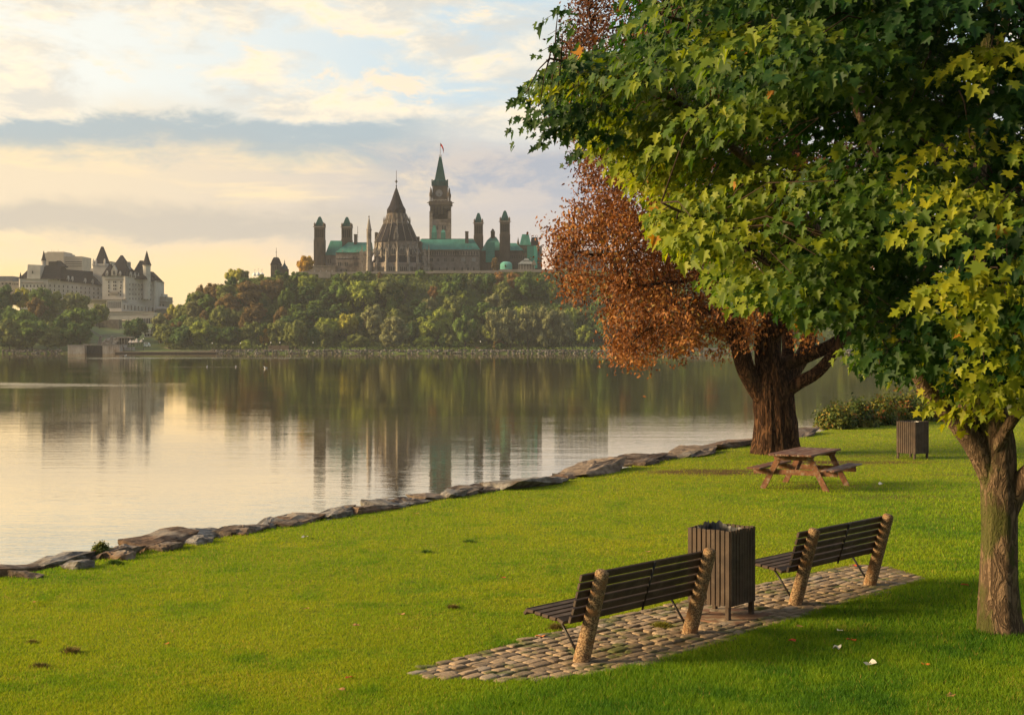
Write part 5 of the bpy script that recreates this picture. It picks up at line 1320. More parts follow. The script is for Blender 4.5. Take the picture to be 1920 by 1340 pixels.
# podium with tall colonnade windows and arcaded base
H.part('podium', LIME, (206, 234, 563, 598, -7, 0)); H.part('podium_cornice', LIME2, (165, 234.6, 561.5, 563.4, -7.3, 0))
H.windows(xs_(208.5, 231, 7), 566, 578, 1.6, -7.06, WIN)
m = MB(); v0 = [(233, -6.8), (284, 15), (284, 20), (233, 0)]
m.add([(H.X(x), H.d + y, H.Z(600)) for x, y in v0] + [(H.X(x), H.d + y, H.Z(568 + (x - 233) * .08)) for x, y in v0], [(0, 3, 2, 1), (4, 5, 6, 7), (0, 1, 5, 4), (1, 2, 6, 5), (2, 3, 7, 6), (3, 0, 4, 7)]); H.put(m, 'podium', LIME)
for i in range(10):
    x = 237 + 4.9 * i; f = -6.8 + (x - 233) * 21.8 / 51 - .12; H.windows([x], 571.5 + (x - 233) * .09, 580 + (x - 233) * .09, 2.3, f, WIN, None, 'window', True)
H.part('lower_wing', LIME, (165, 206, 562, 596, -2, 6))
H.part('terrace', LIME, (206, 300, 586.5, 600, -14, -4)); H.part('terrace_rail', LIME2, (206, 300, 584.6, 586.8, -14.4, -13.6), (206, 300, 590, 591, -14.3, -13.9))
H.part('arcade', LIME, (268, 300, 593, 614, -16, -9)); H.windows(xs_(271, 297, 7), 597, 607, 2.2, -16.06, WIN, None, 'arch', True)

o = H.put(H.rest, 'windows', WIN); o['kind'] = 'stuff'
O = far_root('concrete_block', 116, 520, D1 + 90, 'plain beige modern block rising behind the hotel roofs', 'building')
O.part('wall', MODC, (83, 119, 474, 545, 0, 26), (118, 150, 480, 545, 4, 26)); O.part('penthouse', MODC, (85, 117, 471.5, 474.2, 3, 22))
for y in (490, 494, 498): O.part('window_band', WIN, (108, 150, y, y + 1.2, -.1 if y < 0 else 3.9, 4.2))
m = MB()
for x in (90, 94, 102): O.lathe(m, x, 8, [(.2, 472), (.15, 466 + (x % 3))], 4)
O.put(m, 'antennas', SLATE)
O2 = far_root('flat_roofed_block', 192, 520, D1 + 60, 'flat roofed beige block between the hotel keep and its pointed roofs', 'building')
O2.part('wall', MODC, (176, 208, 491, 560, 0, 20)); O2.part('parapet', LIME2, (175.5, 208.5, 490, 491.5, -.3, 20.3)); O2.part('mast', SLATE, (187, 187.4, 476, 490, 6, 6.2))
O3 = far_root('stone_block', 297, 600, D1 + 25, 'square grey stone building right of the hotel', 'building')
O3.part('wall', LIME2, (281, 311, 556, 605, 0, 18)); O3.part('cornice', LIME, (280, 312.5, 563, 564.5, -.5, 18.5), (283, 303, 550.5, 556.2, 3, 16)); O3.windows([285, 289, 300, 306], 570, 575, 2.6, -.06); O3.windows([285, 289], 579, 586, 2.4, -.06)
O4 = far_root('glass_canopy', 303, 595, D1 + 5, 'low glass roofed building before the square stone block', 'building')
O4.part('wall', surf('dim glass', (.10, .11, .10), (.07, .08, .075), 1, rough=.3), (293, 316, 579, 600, 0, 10)); m = MB(); O4.frus(m, (291, 319, -1, 11), 579.2, (296, 300, 3, 7), 573.5); O4.put(m, 'roof', LIME2)
O5 = far_root('grey_block', 10, 540, D1 + 30, 'grey blue flat roofed building at the left edge behind trees', 'building')
O5.part('wall', LIME2, (-30, 23, 527, 560, 0, 16)); O5.part('roof', surf('blue grey roof', (.13, .14, .155), (.10, .11, .12), .5), (-30, 21.5, 517.5, 527, 2, 14)); O5.windows(xs_(-24, 19, 7), 530, 533.5, 3.4, -.06)
O6 = far_root('low_block', 28, 545, D1 + 20, 'low pale building between the left edge block and the hotel', 'building')
O6.part('wall', LIME2, (21.5, 35.5, 527.5, 560, 0, 12)); O6.windows(xs_(24, 33, 4), 531, 534, 1.6, -.06)

# ------------------------------------------------------------------ canal mouth
DL = 646.5
Q = far_root('lock_gate', 176, 664, DL, 'dark timber lock gate between two pale concrete walls', 'lock gate')
m = MB()
for i in range(11): Q.box(m, 160.2 + i * 2.9, 162.8 + i * 2.9, 648, 666, 1 + .1 * (i % 2), 1.8)
Q.put(m, 'gate_leaf', surf('wet dark timber', (.045, .038, .032), (.025, .022, .019), 1.5, stretch=(2, 1, .3)))
Q.part('walkway', LIME2, (156, 195, 645, 646.2, .4, 2.6))
CW = surf('stained concrete', (.40, .36, .31), (.29, .25, .205), .5, 6, .9, stretch=(1.5, 1, .3), c3=(.17, .125, .09), s3=.35)
Q1 = far_root('canal_wall', 143, 664, DL - 1, 'pale smooth concrete wall left of the dark lock gate', 'wall'); Q1.part('wall', CW, (127, 160, 647.5, 668, 0, 9)); Q1.part('coping', LIME2, (126.6, 160.3, 646.4, 647.6, -.2, 9.2))
Q2 = far_root('canal_wall', 208, 664, DL - 1, 'stained concrete wall right of the dark lock gate', 'wall'); Q2.part('wall', CW, (192.2, 224, 647, 668, 0, 14)); Q2.part('coping', LIME2, (191.8, 224.4, 645.8, 647.2, -.2, 14.2))
m = MB(); Q2.box(m, 224, 238, 651, 668, 6, 14); Q2.put(m, 'wing_wall', CW)
Q3 = far_root('lock_stairs', 199, 646, DL + 24, 'stepped pale lock walls with sloping buttresses rising behind the gate', 'lock')
m = MB()
for i in range(6): Q3.box(m, 186, 215, 644 - i * 2.2, 650, i * 2.2, 16)
Q3.put(m, 'step_wall', CW)
for x in (182, 203):
    m = MB(); m.prism([(Q3.X(x), Q3.Z(650)), (Q3.X(x + 6), Q3.Z(650)), (Q3.X(x + 9), Q3.Z(630)), (Q3.X(x + 6.5), Q3.Z(629))], Q3.d - 1.2, Q3.d + 1); Q3.put(m, 'sloping_buttress', LIME2)
Q3.part('upper_bridge', LIME2, (212, 240, 631, 633.6, 6, 12)); Q3.part('arch_void', DARK, (216, 240, 634, 645, 8, 11)); 
for x in (216, 221, 226, 231, 236): Q3.part('bridge_pier', LIME2, (x - .8, x + .8, 633.6, 648, 6.4, 8))
for i, (x, y, r) in enumerate(((243, 645, 3.2), (248, 645.5, 2.6), (254, 645, 3.4), (263, 644, 2.6))):
    Bt = far_root('market_tent', x, y + 2, DL + 26, ('white canvas awning nearest the canal bridge', 'low white awning second from the canal bridge', 'tall peaked cream awning beside the dark round tree', 'white leaning awning right under the dark round tree')[i], 'awning', 'awnings beside the canal')
    m = MB(); Bt.frus(m, (x - r, x + r, 0, 3), y - 3, (x - .6 + i * .4, x + .4 + i * .4, 1.2, 1.8), y - 8 - (i == 2) * 3); Bt.put(m, 'canopy', surf('pale canvas', (.55, .50, .44), (.45, .38, .32), 1))
    m = MB()
    for e in (-r + .4, r - .4): Bt.box(m, x + e - .2, x + e + .2, y - 3, y + 4, .2, .5)
    Bt.put(m, 'poles', SLATE)
Rw = far_root('retaining_wall', 198, 620, D1 - 95, 'old rubble stone retaining wall below the hotel', 'wall'); Rw.part('wall', surf('rubble wall', (.19, .165, .14), (.11, .095, .08), .7, 6, .95, bump=.5, bscale=2, bdist=.3), (172, 223, 599, 626, 0, 6)); Rw.part('buttress', LIME2, (176, 180, 604, 626, -1.2, .2))
Lw = far_root('stone_warehouse', 184, 606, D1 - 88, 'low stone warehouse with a grey gabled roof above the rubble wall', 'building'); Lw.part('wall', LIME2, (172, 194, 598, 612, 0, 8)); m = MB(); Lw.frus(m, (171, 195, -.4, 8.4), 598.3, (172, 190, 3.8, 4.2), 589.5); Lw.put(m, 'roof', surf('grey shingle', (.20, .20, .20), (.15, .15, .15), 1))
Cf = far_root('rock_cliff', 85, 590, 742, 'grey rock face showing between the trees below the hotel', 'cliff'); Cf.part('rock_face', surf('cliff rock', (.15, .13, .11), (.075, .065, .055), .35, 7, .95, bump=.8, bscale=.9, bdist=.8), (62, 118, 577, 606, -6, 6))
Kb = far_root('boat_kiosk', 283, 628, DL + 70, 'low glazed white railed building behind the dark round tree', 'building'); Kb.part('wall', surf('white siding', (.42, .43, .42), (.35, .36, .35), 1), (270, 292, 617, 632, 0, 5)); Kb.part('rail', LIME, (269, 293, 620, 621, -.5, -.2), (269, 293, 624.5, 625.5, -.5, -.2)); Kb.windows(xs_(273, 289, 4), 626, 630, 3, -.06)
V = far_root('delivery_van', 275, 650, DL + 14, 'white van parked on the far lawn right of the canal', 'van')
m = MB(); m.prism([(V.X(269.6), V.Z(649.2)), (V.X(280.6), V.Z(649.2)), (V.X(280.6), V.Z(645.6)), (V.X(279), V.Z(644.8)), (V.X(277.8), V.Z(642)), (V.X(270.2), V.Z(641.8)), (V.X(269.6), V.Z(643))], V.d, V.d + 1.9); V.put(m, 'body', surf('white paint', (.62, .64, .62), rough=.4))
V.part('window', WIN, (271, 273.6, 642.6, 644.8, -.03, .2), (274.2, 277.4, 642.6, 644.8, -.03, .2)); V.part('stripe', surf('green stripe', (.06, .22, .12)), (269.7, 280.5, 646, 646.8, -.02, .1))
for x in (272, 278.4):
    m = MB(); mm = MB(); mm.lathe(0, 0, [(.33, -.1), (.33, .12)], 12); Mx = Matrix.Translation((V.X(x), V.d - .02, V.Z(649.3))) @ Matrix.Rotation(math.pi / 2, 4, 'X'); m.add([Mx @ Vector(p) for p in mm.v], mm.f); V.put(m, 'wheel', DARK)
Qy = far_root('quay', 310, 662, DL - 3.5, 'low dark timber quay along the water right of the canal', 'quay'); Qy.part('timber_face', surf('quay timber', (.055, .04, .03), (.035, .026, .02), 1), (216, 405, 660.6, 667, 0, 1)); Qy.part('deck_edge', surf('quay stone', (.24, .18, .13), (.18, .13, .10), .8), (216, 405, 659.2, 660.7, -.15, 4))
Fn = far_root('rail_fence', 145, 636, DL + 30, 'grey rail fence climbing the bank left of the canal', 'fence'); m = MB()
for i in range(9): x = 126 + i * 5; Fn.box(m, x - .3, x + .3, 640 - i * 1.0, 645 - i * 1.0, 0, .2)
Fn.put(m, 'posts', SLATE); m = MB(); m.tube([(Fn.X(126), Fn.d, Fn.Z(640.6)), (Fn.X(166), Fn.d, Fn.Z(632.6))], .10, 4); Fn.put(m, 'rail', LIME2)
Fr = far_root('rail_fence', 1400, 655, DL + 12, 'pale parapet and rail on the far shore behind the orange leaves', 'fence'); Fr.part('parapet', LIME2, (1255, 1372, 652, 655.5, 0, .6), (1372, 1500, 652, 655, 2, 2.6)); m = MB()
for i in range(24): Fr.box(m, 1256 + i * 5 - .2, 1256 + i * 5 + .2, 646, 652, .2, .4)
Fr.box(m, 1255, 1372, 645.6, 646.3, .2, .4); Fr.put(m, 'rail', SLATE)
Lh = far_root('brick_wall', 519, 650, DL + 22, 'low rust stained stone wall at the foot of the wooded hill', 'wall'); Lh.part('wall', surf('rusty stone', (.17, .12, .085), (.12, .085, .06), .8), (503, 541, 647.5, 657, 0, 1.2))
LAMPD = [(269, 636, 656, 'lamp post on the far lawn beside the white van'), (398, 644, 656, 'lamp post on the far bank by the small round shrub'), (451, 644, 656, 'lamp post beside the olive tree at the far path'), (508, 643, 656, 'white headed lamp post at the end of the low stone wall'),
         (587, 643, 656, 'lamp post before the pale green trees on the far bank'), (901, 641, 657, 'lamp post among the shrubs left of the grey poplars'), (525, 643, 655, 'lamp post above the middle of the low stone wall')]
for x, yt, yb, lb in LAMPD:
    Lp = far_root('lamp_post', x, yb, DL + 9, lb, 'lamp post', 'lamp posts along the far shore path'); m = MB(); Lp.lathe(m, x, 0, [(.45, yb + 2), (.3, yt)], 6); Lp.put(m, 'post', SLATE)
    m = MB(); Lp.lathe(m, x, 0, [(.3, yt + .6), (1.0, yt), (1.0, yt - 1.4), (.3, yt - 2)], 8); Lp.put(m, 'lantern', surf('white globe', (.75, .75, .7), rough=.3))
Bb = far_root('park_bench', 895, 656, DL + 8, 'tiny reddish bench on the far shore path left of the poplars', 'bench'); Bb.part('seat', OLDW, (891.5, 899, 653, 653.9, 0, .6)); Bb.part('backrest', OLDW, (891.5, 899, 650.6, 652.4, .6, .75)); 
for x in (892, 897.6): Bb.part('leg', SLATE, (x, x + .8, 653.9, 657, .05, .5))
# gulls on the river
GULL = surf('white feathers', (.75, .74, .72), rough=.7); GREY = surf('grey wing', (.32, .33, .35), rough=.7)
def gull(px, py, label, s=1.0, rz=0.0):
    d = EYE * F / (py - HZ); p = at(px, py, d); root = empty('gull', (p.x, p.y, 0), rz, label, 'gull', 'gulls floating on the river')
    m = MB(); m.tube([(-.34 * s, 0, .13 * s), (-.2 * s, 0, .10 * s), (0, 0, .09 * s), (.16 * s, 0, .12 * s), (.22 * s, 0, .22 * s), (.25 * s, 0, .30 * s), (.31 * s, 0, .31 * s), (.36 * s, 0, .30 * s)], [.02 * s, .07 * s, .12 * s, .10 * s, .055 * s, .055 * s, .05 * s, .02 * s], 10)
    m.build('body', GULL, root, False)
    for sy in (-1, 1):
        m = MB(); m.tube([(.12 * s, sy * .09 * s, .14 * s), (-.1 * s, sy * .10 * s, .17 * s), (-.36 * s, sy * .05 * s, .19 * s)], [.04 * s, .06 * s, .01 * s], 6); m.build('wing', GREY, root, False)
for px, py, lb, s_ in ((388, 688, 'white gull leftmost of three on the water below the wooded hill', 1.0), (442, 688, 'white gull middle of three on the water below the wooded hill', 1.0), (498, 690.5, 'white gull rightmost of three on the water below the wooded hill', 1.2), (235, 668, 'white gull on the water before the canal wall', 2.0)): gull(px, py, lb, s_, px * .7)

# ================================================================== FAR TREES
def crown_mesh(seed, shape, nleaf=2600, ncl=44):
    """unit tree crown (height 1, radius .5): leaf clumps over lobes, plus a lumpy core in a darker tone of the same leaves"""
    rg = np.random.default_rng(seed)
    if shape == 'round': zc, rz, rr = .58, .42, .46
    elif shape == 'tall': zc, rz, rr = .56, .45, .33
    elif shape == 'wide': zc, rz, rr = .60, .38, .56
    else: zc, rz, rr = .52, .48, .40        # conifer like
    v = rg.normal(0, 1, (ncl, 3)); v /= np.linalg.norm(v, axis=1, keepdims=True)
    C = v * rg.uniform(.40, .98, (ncl, 1)) * np.array([rr, rr, rz]); C[:, 2] += zc
    if shape == 'cone':
        C[:, :2] *= (1.25 - C[:, 2:3]) * 1.2
    cr = rg.uniform(.085, .20, ncl) * (rr / .46)
    idx = rg.integers(0, ncl, nleaf)
    d = rg.normal(0, 1, (nleaf, 3)); d /= np.linalg.norm(d, axis=1, keepdims=True)
    P = C[idx] + d * (cr[idx] * rg.uniform(.72, 1.12, nleaf))[:, None] * np.array([1, 1, .85])
    fr = rot_frames(d + rg.normal(0, .45, (nleaf, 3)) + np.array([0, 0, .3]), rg.normal(0, 1, (nleaf, 3)))
    sz = rg.uniform(.024, .058, nleaf)
    quad = np.array([(-.5, -.5, 0), (.4, -.6, .1), (.55, .5, 0), (-.35, .55, .1)])
    V = (np.einsum('nij,kj->nki', fr, quad) * sz[:, None, None] + P[:, None]).reshape(-1, 3)
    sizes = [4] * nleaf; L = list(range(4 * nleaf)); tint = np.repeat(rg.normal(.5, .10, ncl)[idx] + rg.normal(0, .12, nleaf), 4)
    # core: one low lumpy ball per clump so that the crown is not see-through everywhere
    ico = bmesh.new(); bmesh.ops.create_icosphere(ico, subdivisions=1, radius=1.0)
    iv = np.array([tuple(q.co) for q in ico.verts]); ico.verts.index_update(); fi = [[q.index for q in f_.verts] for f_ in ico.faces]; ico.free()
    k = len(V); Vs = [V]; ts = [tint]
    for c_, r_ in zip(C, cr):
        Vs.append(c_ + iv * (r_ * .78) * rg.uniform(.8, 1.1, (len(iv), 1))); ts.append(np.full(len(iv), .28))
        for f_ in fi: sizes.append(3); L += [i + k for i in f_]
        k += len(iv)
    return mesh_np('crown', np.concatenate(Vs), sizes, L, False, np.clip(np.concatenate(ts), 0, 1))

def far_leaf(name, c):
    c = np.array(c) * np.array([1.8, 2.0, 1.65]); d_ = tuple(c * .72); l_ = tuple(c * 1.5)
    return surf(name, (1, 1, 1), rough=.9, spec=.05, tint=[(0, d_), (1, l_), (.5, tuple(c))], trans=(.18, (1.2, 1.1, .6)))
TC = {'green': far_leaf('mid green crown', (.058, .080, .022)), 'dark': far_leaf('dark green crown', (.036, .055, .020)), 'olive': far_leaf('olive crown', (.085, .088, .030)),
      'lime': far_leaf('light yellow green crown', (.125, .135, .028)), 'yellow': far_leaf('yellow crown', (.17, .145, .025)), 'orange': far_leaf('orange crown', (.24, .13, .022)),
      'brown': far_leaf('reddish brown crown', (.085, .052, .024)), 'grey': far_leaf('grey olive crown', (.105, .098, .052)), 'rust': far_leaf('rust crown', (.14, .07, .028))}
TRUNK = surf('far bark', (.07, .055, .042), (.045, .036, .028), 2)
CROWNS = {s: [crown_mesh(100 + i * 7 + j, s) for i in range(n)] for j, (s, n) in enumerate((('round', 5), ('tall', 4), ('wide', 3), ('cone', 2)))}
for L_ in CROWNS.values():
    for me_ in L_: me_.materials.append(TC['green'])
tm = MB(); tm.tube([(0, 0, -.12), (.005, 0, .1), (-.01, .01, .3), (.01, 0, .6)], [.024, .02, .016, .006], 6)
for q in range(4):
    a = q * 1.57 + .4; tm.tube([(0, 0, .26 + .05 * q), (.12 * math.cos(a), .12 * math.sin(a), .45 + .05 * q), (.2 * math.cos(a), .2 * math.sin(a), .6 + .05 * q)], [.01, .007, .003], 4)
TRM = tm.mesh('trunk'); TRM.materials.append(TRUNK)
def far_tree(X, Y, z, h, wd, shape, col, label, group, rg, name='far_tree'):
    root = empty(name, (X, Y, z), rg.uniform(0, 6.28), label, 'tree', group)
    me = rg.choice(CROWNS[shape])
    c = bpy.data.objects.new('crown', me); COL.objects.link(c); c.parent = root
    asp = {'round': .92, 'tall': .66, 'wide': 1.12, 'cone': .7}[shape]
    c.scale = (wd / asp, wd / asp * rg.uniform(.85, 1.1), h)
    c.material_slots[0].link = 'OBJECT'; c.material_slots[0].material = TC[col]
    t_ = bpy.data.objects.new('trunk', TRM); COL.objects.link(t_); t_.parent = root; t_.scale = (h * .8, h * .8, h)
    return root

rg_t = random.Random(12)
TAKEN = []
def place(px, pyt, pyb, wpx, shape, col, label, Y=None, group=None):
    """tree whose crown top / foot stand at photo rows pyt / pyb"""
    if Y is None:                       # find the depth on the slope whose ground shows at pyb
        ys_ = np.arange(655, 760, .5); zz = far_z(np.full(ys_.shape, px), ys_); row = HZ - (zz - EYE) * F / ys_
        Y = float(ys_[np.argmin(np.abs(row - pyb) + (ys_ < 657) * 3)])
    k = Y / F; g = at(px, pyb, Y); zg = float(far_z(px, Y)); top = EYE + (HZ - pyt) * k
    h = max(top - zg, 2.0)
    far_tree(g.x, Y, zg, h, wpx * k, shape, col, label, group, rg_t)
    TAKEN.append((px, Y, wpx))

NOTABLE = [  # px, top row, foot row, crown width px, shape, colour, label
 (382, 598, 650, 46, 'round', 'lime', 'light green round tree above the small shrub on the far lawn'),
 (374, 630, 651, 24, 'round', 'lime', 'small round light green shrub tree alone on the far lawn'),
 (408, 615, 650, 34, 'round', 'green', 'mid green tree just right of the light green round tree'),
 (440, 610, 650, 48, 'round', 'dark', 'dark bushy tree left of the pair of pale olive trees'),
 (464, 606, 652, 30, 'tall', 'olive', 'left one of two pale olive upright trees behind the far path'),
 (480, 604, 652, 28, 'tall', 'olive', 'right one of two pale olive upright trees, beside the orange tree'),
 (495, 618, 650, 20, 'round', 'orange', 'small orange yellow tree at the far bank'),
 (461, 638, 655, 20, 'round', 'lime', 'pale green shrub at the path below the olive pair'),
 (522, 602, 652, 42, 'round', 'olive', 'olive green tree right of the small orange tree'),
 (554, 598, 654, 44, 'round', 'olive', 'rounded olive tree with visible trunk above the shore path'),
 (585, 615, 655, 30, 'round', 'dark', 'dark low tree before the pale green pair on the far bank'),
 (617, 594, 640, 44, 'round', 'lime', 'pale green tree left of the yellow green one'),
 (650, 584, 640, 42, 'round', 'yellow', 'yellow green tree with an orange tinge in the lower wood'),
 (668, 627, 657, 38, 'wide', 'olive', 'wide low olive tree with an orange tint at the far shore'),
 (647, 641, 658, 16, 'round', 'lime', 'small pale shrub left of the wide low olive tree at the shore'),
 (700, 575, 645, 44, 'tall', 'grey', 'grey green willow standing behind the shore shrubs'),
 (738, 592, 655, 46, 'tall', 'grey', 'tall grey olive willow at the far shore below the library'),
 (735, 626, 659, 44, 'wide', 'grey', 'low drooping grey green shrub tree at the water below the library'),
 (800, 590, 650, 38, 'tall', 'lime', 'pale green upright tree at the shore right of the grey willow'),
 (790, 632, 658, 30, 'round', 'lime', 'pale round shrub tree at the waterline right of the willow'),
 (829, 630, 657, 16, 'tall', 'green', 'narrow green shrub tree between two pale trees at the shore'),
 (860, 638, 658, 22, 'round', 'green', 'green shrub tree at the waterline left of the far bench'),
 (830, 580, 640, 40, 'round', 'lime', 'light green tree behind the pale upright one'),
 (872, 592, 655, 46, 'wide', 'green', 'spreading green tree left of the grey poplar row'),
 (938, 643, 660, 26, 'wide', 'green', 'bright green bush hanging to the water before the poplars'),
 (930, 574, 655, 44, 'round', 'grey', 'leftmost grey olive poplar of the row on the far shore'),
 (958, 576, 655, 42, 'round', 'grey', 'second grey olive poplar from the left of the row'),
 (990, 577, 655, 46, 'round', 'grey', 'middle grey olive poplar of the row on the far shore'),
 (1024, 578, 655, 46, 'round', 'grey', 'fourth grey olive poplar from the left of the row'),
 (1056, 582, 655, 42, 'round', 'grey', 'rightmost grey olive poplar of the row, beside the bright green tree'),
 (1098, 612, 653, 34, 'round', 'lime', 'bright green tree right of the grey poplar row'),
 (725, 520, 575, 56, 'round', 'olive', 'large olive green tree high on the slope below the library'),
 (682, 524, 585, 56, 'round', 'lime', 'large pale green tree on the upper slope left of the library axis'),
 (575, 513, 560, 36, 'round', 'lime', 'pale green tree at the crest below the left vent tower'),
 (812, 535, 568, 20, 'tall', 'rust', 'single rusty pink tree in the middle of the upper slope'),
 (845, 525, 570, 40, 'round', 'green', 'mid green tree right of the rusty one on the upper slope'),
 (852, 556, 600, 40, 'round', 'olive', 'yellowish olive tree in the middle of the wooded slope'),
 (468, 530, 580, 52, 'round', 'brown', 'reddish brown tree high on the left part of the slope'),
 (425, 552, 600, 48, 'round', 'brown', 'brown tree on the left slope below the ridge'),
 (510, 520, 570, 44, 'round', 'brown', 'brown tree right below the small slate roofed tower'),
 (477, 565, 612, 40, 'tall', 'brown', 'narrow brown orange tree in the left middle of the slope'),
 (440, 503, 524, 36, 'wide', 'yellow', 'golden green tree on the ridge left of the white tents'),
 (457, 507, 526, 22, 'round', 'olive', 'small dark gold tree on the ridge beside the white tents'),
 (572, 477, 514, 30, 'round', 'orange', 'golden backlit tree at the left end of the gothic building'),
 (404, 530, 570, 36, 'round', 'brown', 'brown gold tree on the falling left ridge'), (374, 548, 590, 40, 'round', 'olive', 'olive gold tree on the falling left ridge'), (350, 566, 606, 36, 'round', 'olive', 'olive tree at the lower end of the ridge'),
 (328, 569, 612, 30, 'round', 'yellow', 'thin golden backlit tree beside the square stone block'),
 (963, 512, 545, 26, 'round', 'rust', 'small rusty tree at the crest below the garden pavilion'), (935, 508, 540, 20, 'tall', 'rust', 'narrow rusty shrub at the crest left of the turquoise shelter'),
 (928, 482, 512, 12, 'tall', 'brown', 'brown shrub left of the turquoise shelter'),
 (1034, 525, 570, 16, 'tall', 'lime', 'slim pale tree on the right part of the upper slope'), (1140, 590, 650, 50, 'round', 'dark', 'dark green tree partly behind the drooping orange leaves'),
 (312, 605, 650, 44, 'round', 'olive', 'olive tree at the left foot of the wooded hill'), (340, 612, 650, 42, 'round', 'dark', 'dark tree at the left foot of the wooded hill'),
 (302, 590, 640, 32, 'round', 'grey', 'thin grey tree left of the hill foot before the hotel terrace'),
]
for (px, a, b_, wd, shp, cl, lb) in NOTABLE:
    Yf = 661 if b_ >= 654 else None
    place(px, a, b_, wd, shp, cl, lb, Yf)
place(254, 595, 639, 42, 'round', 'dark', 'very dark round tree alone on the lawn below the hotel', 700)
place(186, 566, 595, 34, 'round', 'olive', 'olive tree standing before the pale hotel podium', 775)
# left bank wood
LEFT = [(-20, 545, 40, 'dark'), (12, 536, 44, 'dark'), (38, 540, 34, 'yellow'), (60, 548, 30, 'olive'), (78, 541, 46, 'green'), (105, 548, 40, 'olive'), (130, 550, 40, 'grey'), (150, 552, 40, 'olive'), (0, 570, 56, 'green'), (30, 580, 60, 'green'),
        (50, 582, 60, 'green'), (18, 600, 60, 'olive'), (60, 596, 56, 'green'), (90, 610, 54, 'olive'), (118, 590, 40, 'dark'), (140, 580, 44, 'green'), (160, 574, 44, 'green'), (150, 600, 46, 'dark'), (30, 620, 50, 'olive'), (5, 625, 44, 'green'),
        (88, 624, 50, 'olive'), (112, 628, 30, 'olive'), (-30, 600, 60, 'green'), (70, 560, 36, 'brown'), (130, 612, 40, 'dark'), (52, 634, 30, 'lime')]
for px, yt, wd, cl in LEFT:
    hpx = wd * 1.05 + 8
    place(px, yt, min(yt + hpx, 657), wd, 'round', cl, {'dark': 'dark green tree', 'green': 'mid green tree', 'olive': 'olive tree', 'yellow': 'yellowish tree', 'grey': 'greyish tree', 'brown': 'brownish tree', 'lime': 'light green tree'}[cl] + ' in the wood on the left bank below the hotel', None, 'trees on the left bank below the hotel')
# the wooded slope: fill between the notable trees
def slope_wood():
    rg = random.Random(5); n = 0; tries = 0
    COLS = [('green', .34), ('dark', .26), ('olive', .24), ('brown', .07), ('lime', .06), ('grey', .03)]
    LBL = {'green': 'mid green tree in the wood on the steep slope under the gothic building', 'dark': 'dark green tree in the wood on the steep slope under the gothic building', 'olive': 'olive green tree in the wood on the steep slope under the gothic building',
           'brown': 'brownish tree in the wood on the steep slope under the gothic building', 'lime': 'light green tree in the wood on the steep slope under the gothic building', 'grey': 'greyish tree in the wood on the steep slope under the gothic building'}
    while n < 250 and tries < 20000:
        tries += 1
        u = rg.uniform(310, 1190) if rg.random() < .88 else rg.uniform(1190, 1700); Y = 673 + 60 * rg.random() ** .9
        if any(abs(u - a) < 15 and abs(Y - b) < 5.0 for a, b, _ in TAKEN): continue
        r = rg.random(); cl = 'green'
        for c_, p_ in COLS:
            if r < p_: cl = c_; break
            r -= p_
        if u < 560 and rg.random() < .38: cl = rg.choice(['brown', 'olive', 'dark'])
        h = rg.uniform(5.5, 13.0)
        if u > 420:
            h = min(h, EYE + (HZ - (514 + rg.uniform(-11, 15))) * Y / F - float(far_z(u, Y)))
            if h < 2.6: continue
        X = (u - 960) * Y / F
        far_tree(X, Y, float(far_z(u, Y)) - .3, h, h * rg.uniform(.55, .95), rg.choice(['round', 'cone', 'tall', 'wide', 'tall']), cl, LBL[cl], 'trees of the wood on the slope', rg)
        TAKEN.append((u, Y, 0)); n += 1
slope_wood()
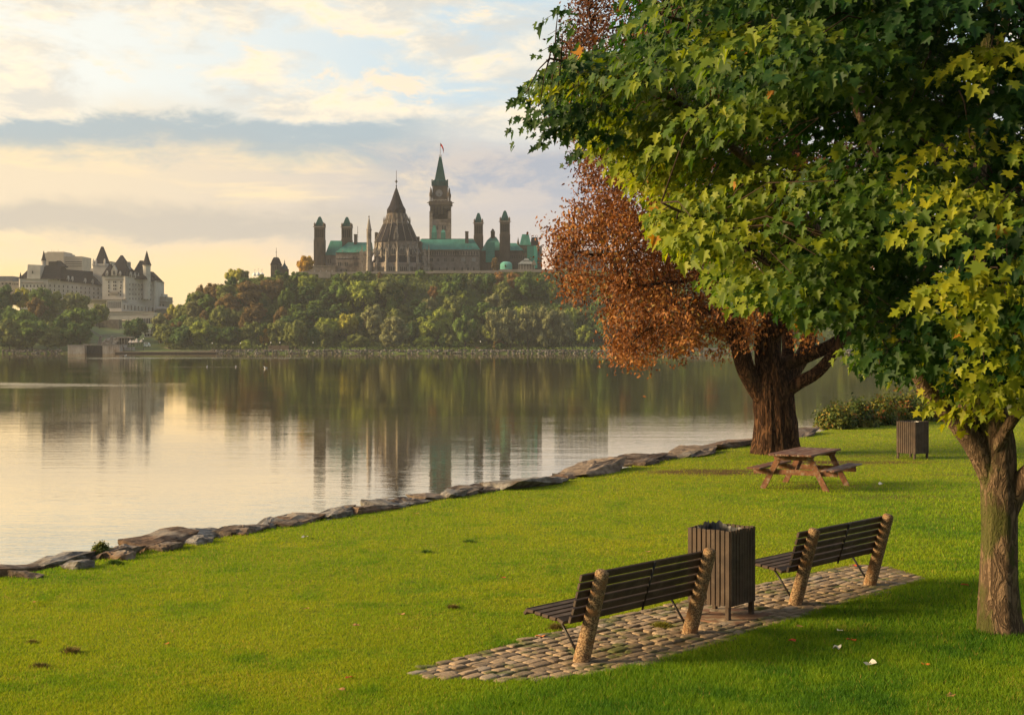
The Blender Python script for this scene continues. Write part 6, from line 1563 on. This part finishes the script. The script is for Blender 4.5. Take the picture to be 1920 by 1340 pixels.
# low undergrowth that nobody could count, one object
def undergrowth():
    rg = np.random.default_rng(77); n = 80000
    u = rg.uniform(-220, 2650, n); Y = 672 + rg.random(n) * 64; ok = (u > 318) | (u < 168); ok &= ~((u < 168) & (Y < 674) & (rg.random(n) < .5)); u, Y = u[ok], Y[ok]; n = len(u)
    top = rg.random(n) < .18; Y = np.where(top & (u > 430), rg.uniform(730, 737, n), Y)
    P = np.stack([(u - 960) * Y / F, Y, far_z(u, Y) + rg.random(n) * 5.0 * np.clip((736 - Y) / 12, .35, 1) * fbm(u * .03, Y * .12, 8)], -1)
    fr = rot_frames(np.array([0, -.6, .8]) + rg.normal(0, .5, (n, 3)), rg.normal(0, 1, (n, 3)))
    quad = np.array([(-.5, -.5, 0), (.4, -.6, .1), (.55, .5, 0), (-.35, .55, .1)])
    t_ = fbm(u * .02, Y * .1, 18) + rg.normal(0, .15, n)
    return leaf_mesh('undergrowth', P, fr, rg.uniform(.5, 1.1, n), np.clip(t_, 0, 1), quad, [[0, 1, 2, 3]])
tag(link('undergrowth', undergrowth(), far_leaf('undergrowth leaves', (.055, .062, .020))), 'low dark green undergrowth between the trees on the far slopes', 'undergrowth', kind='stuff')
def shrubs():
    rg = np.random.default_rng(78); n = 13000
    u = rg.uniform(560, 2600, n); Y = rg.uniform(651, 672, n); ok = (np.abs(Y - 664 - 1.5 * np.sin(u * .01)) > 1.6); ok &= fbm(u * .03, Y * .2, 28) > .44; u, Y = u[ok], Y[ok]; n = len(u)
    P = np.stack([(u - 960) * Y / F, Y, far_z(u, Y) + rg.random(n) * 1.5], -1)
    fr = rot_frames(np.array([0, -.6, .8]) + rg.normal(0, .5, (n, 3)), rg.normal(0, 1, (n, 3)))
    quad = np.array([(-.5, -.5, 0), (.4, -.6, .1), (.55, .5, 0), (-.35, .55, .1)])
    return leaf_mesh('shore_scrub', P, fr, rg.uniform(.25, .6, n), np.clip(rg.normal(.5, .2, n), 0, 1), quad, [[0, 1, 2, 3]])
tag(link('shore_scrub', shrubs(), far_leaf('scrub leaves', (.075, .092, .024))), 'green scrub and weeds along the far shore above the stones', 'scrub', kind='stuff')

# ================================================================== HAZE
HAZE = 0.00010
if HAZE > 0:
    mt = bpy.data.materials.new('haze'); mt.use_nodes = True; t = NT(mt.node_tree); t.n.clear()
    pv = t.new('ShaderNodeVolumePrincipled'); pv.inputs['Density'].default_value = HAZE; pv.inputs['Color'].default_value = (.95, .96, .97, 1); pv.inputs['Anisotropy'].default_value = .2
    o = t.new('ShaderNodeOutputMaterial'); t.l.new(pv.outputs[0], o.inputs['Volume'])
    m = MB(); m.box(-1000, 1400, -80, 1560, -7, 92)
    tag(m.build('haze', mt, None, False), 'thin pale warm haze over the river', 'haze', kind='stuff')
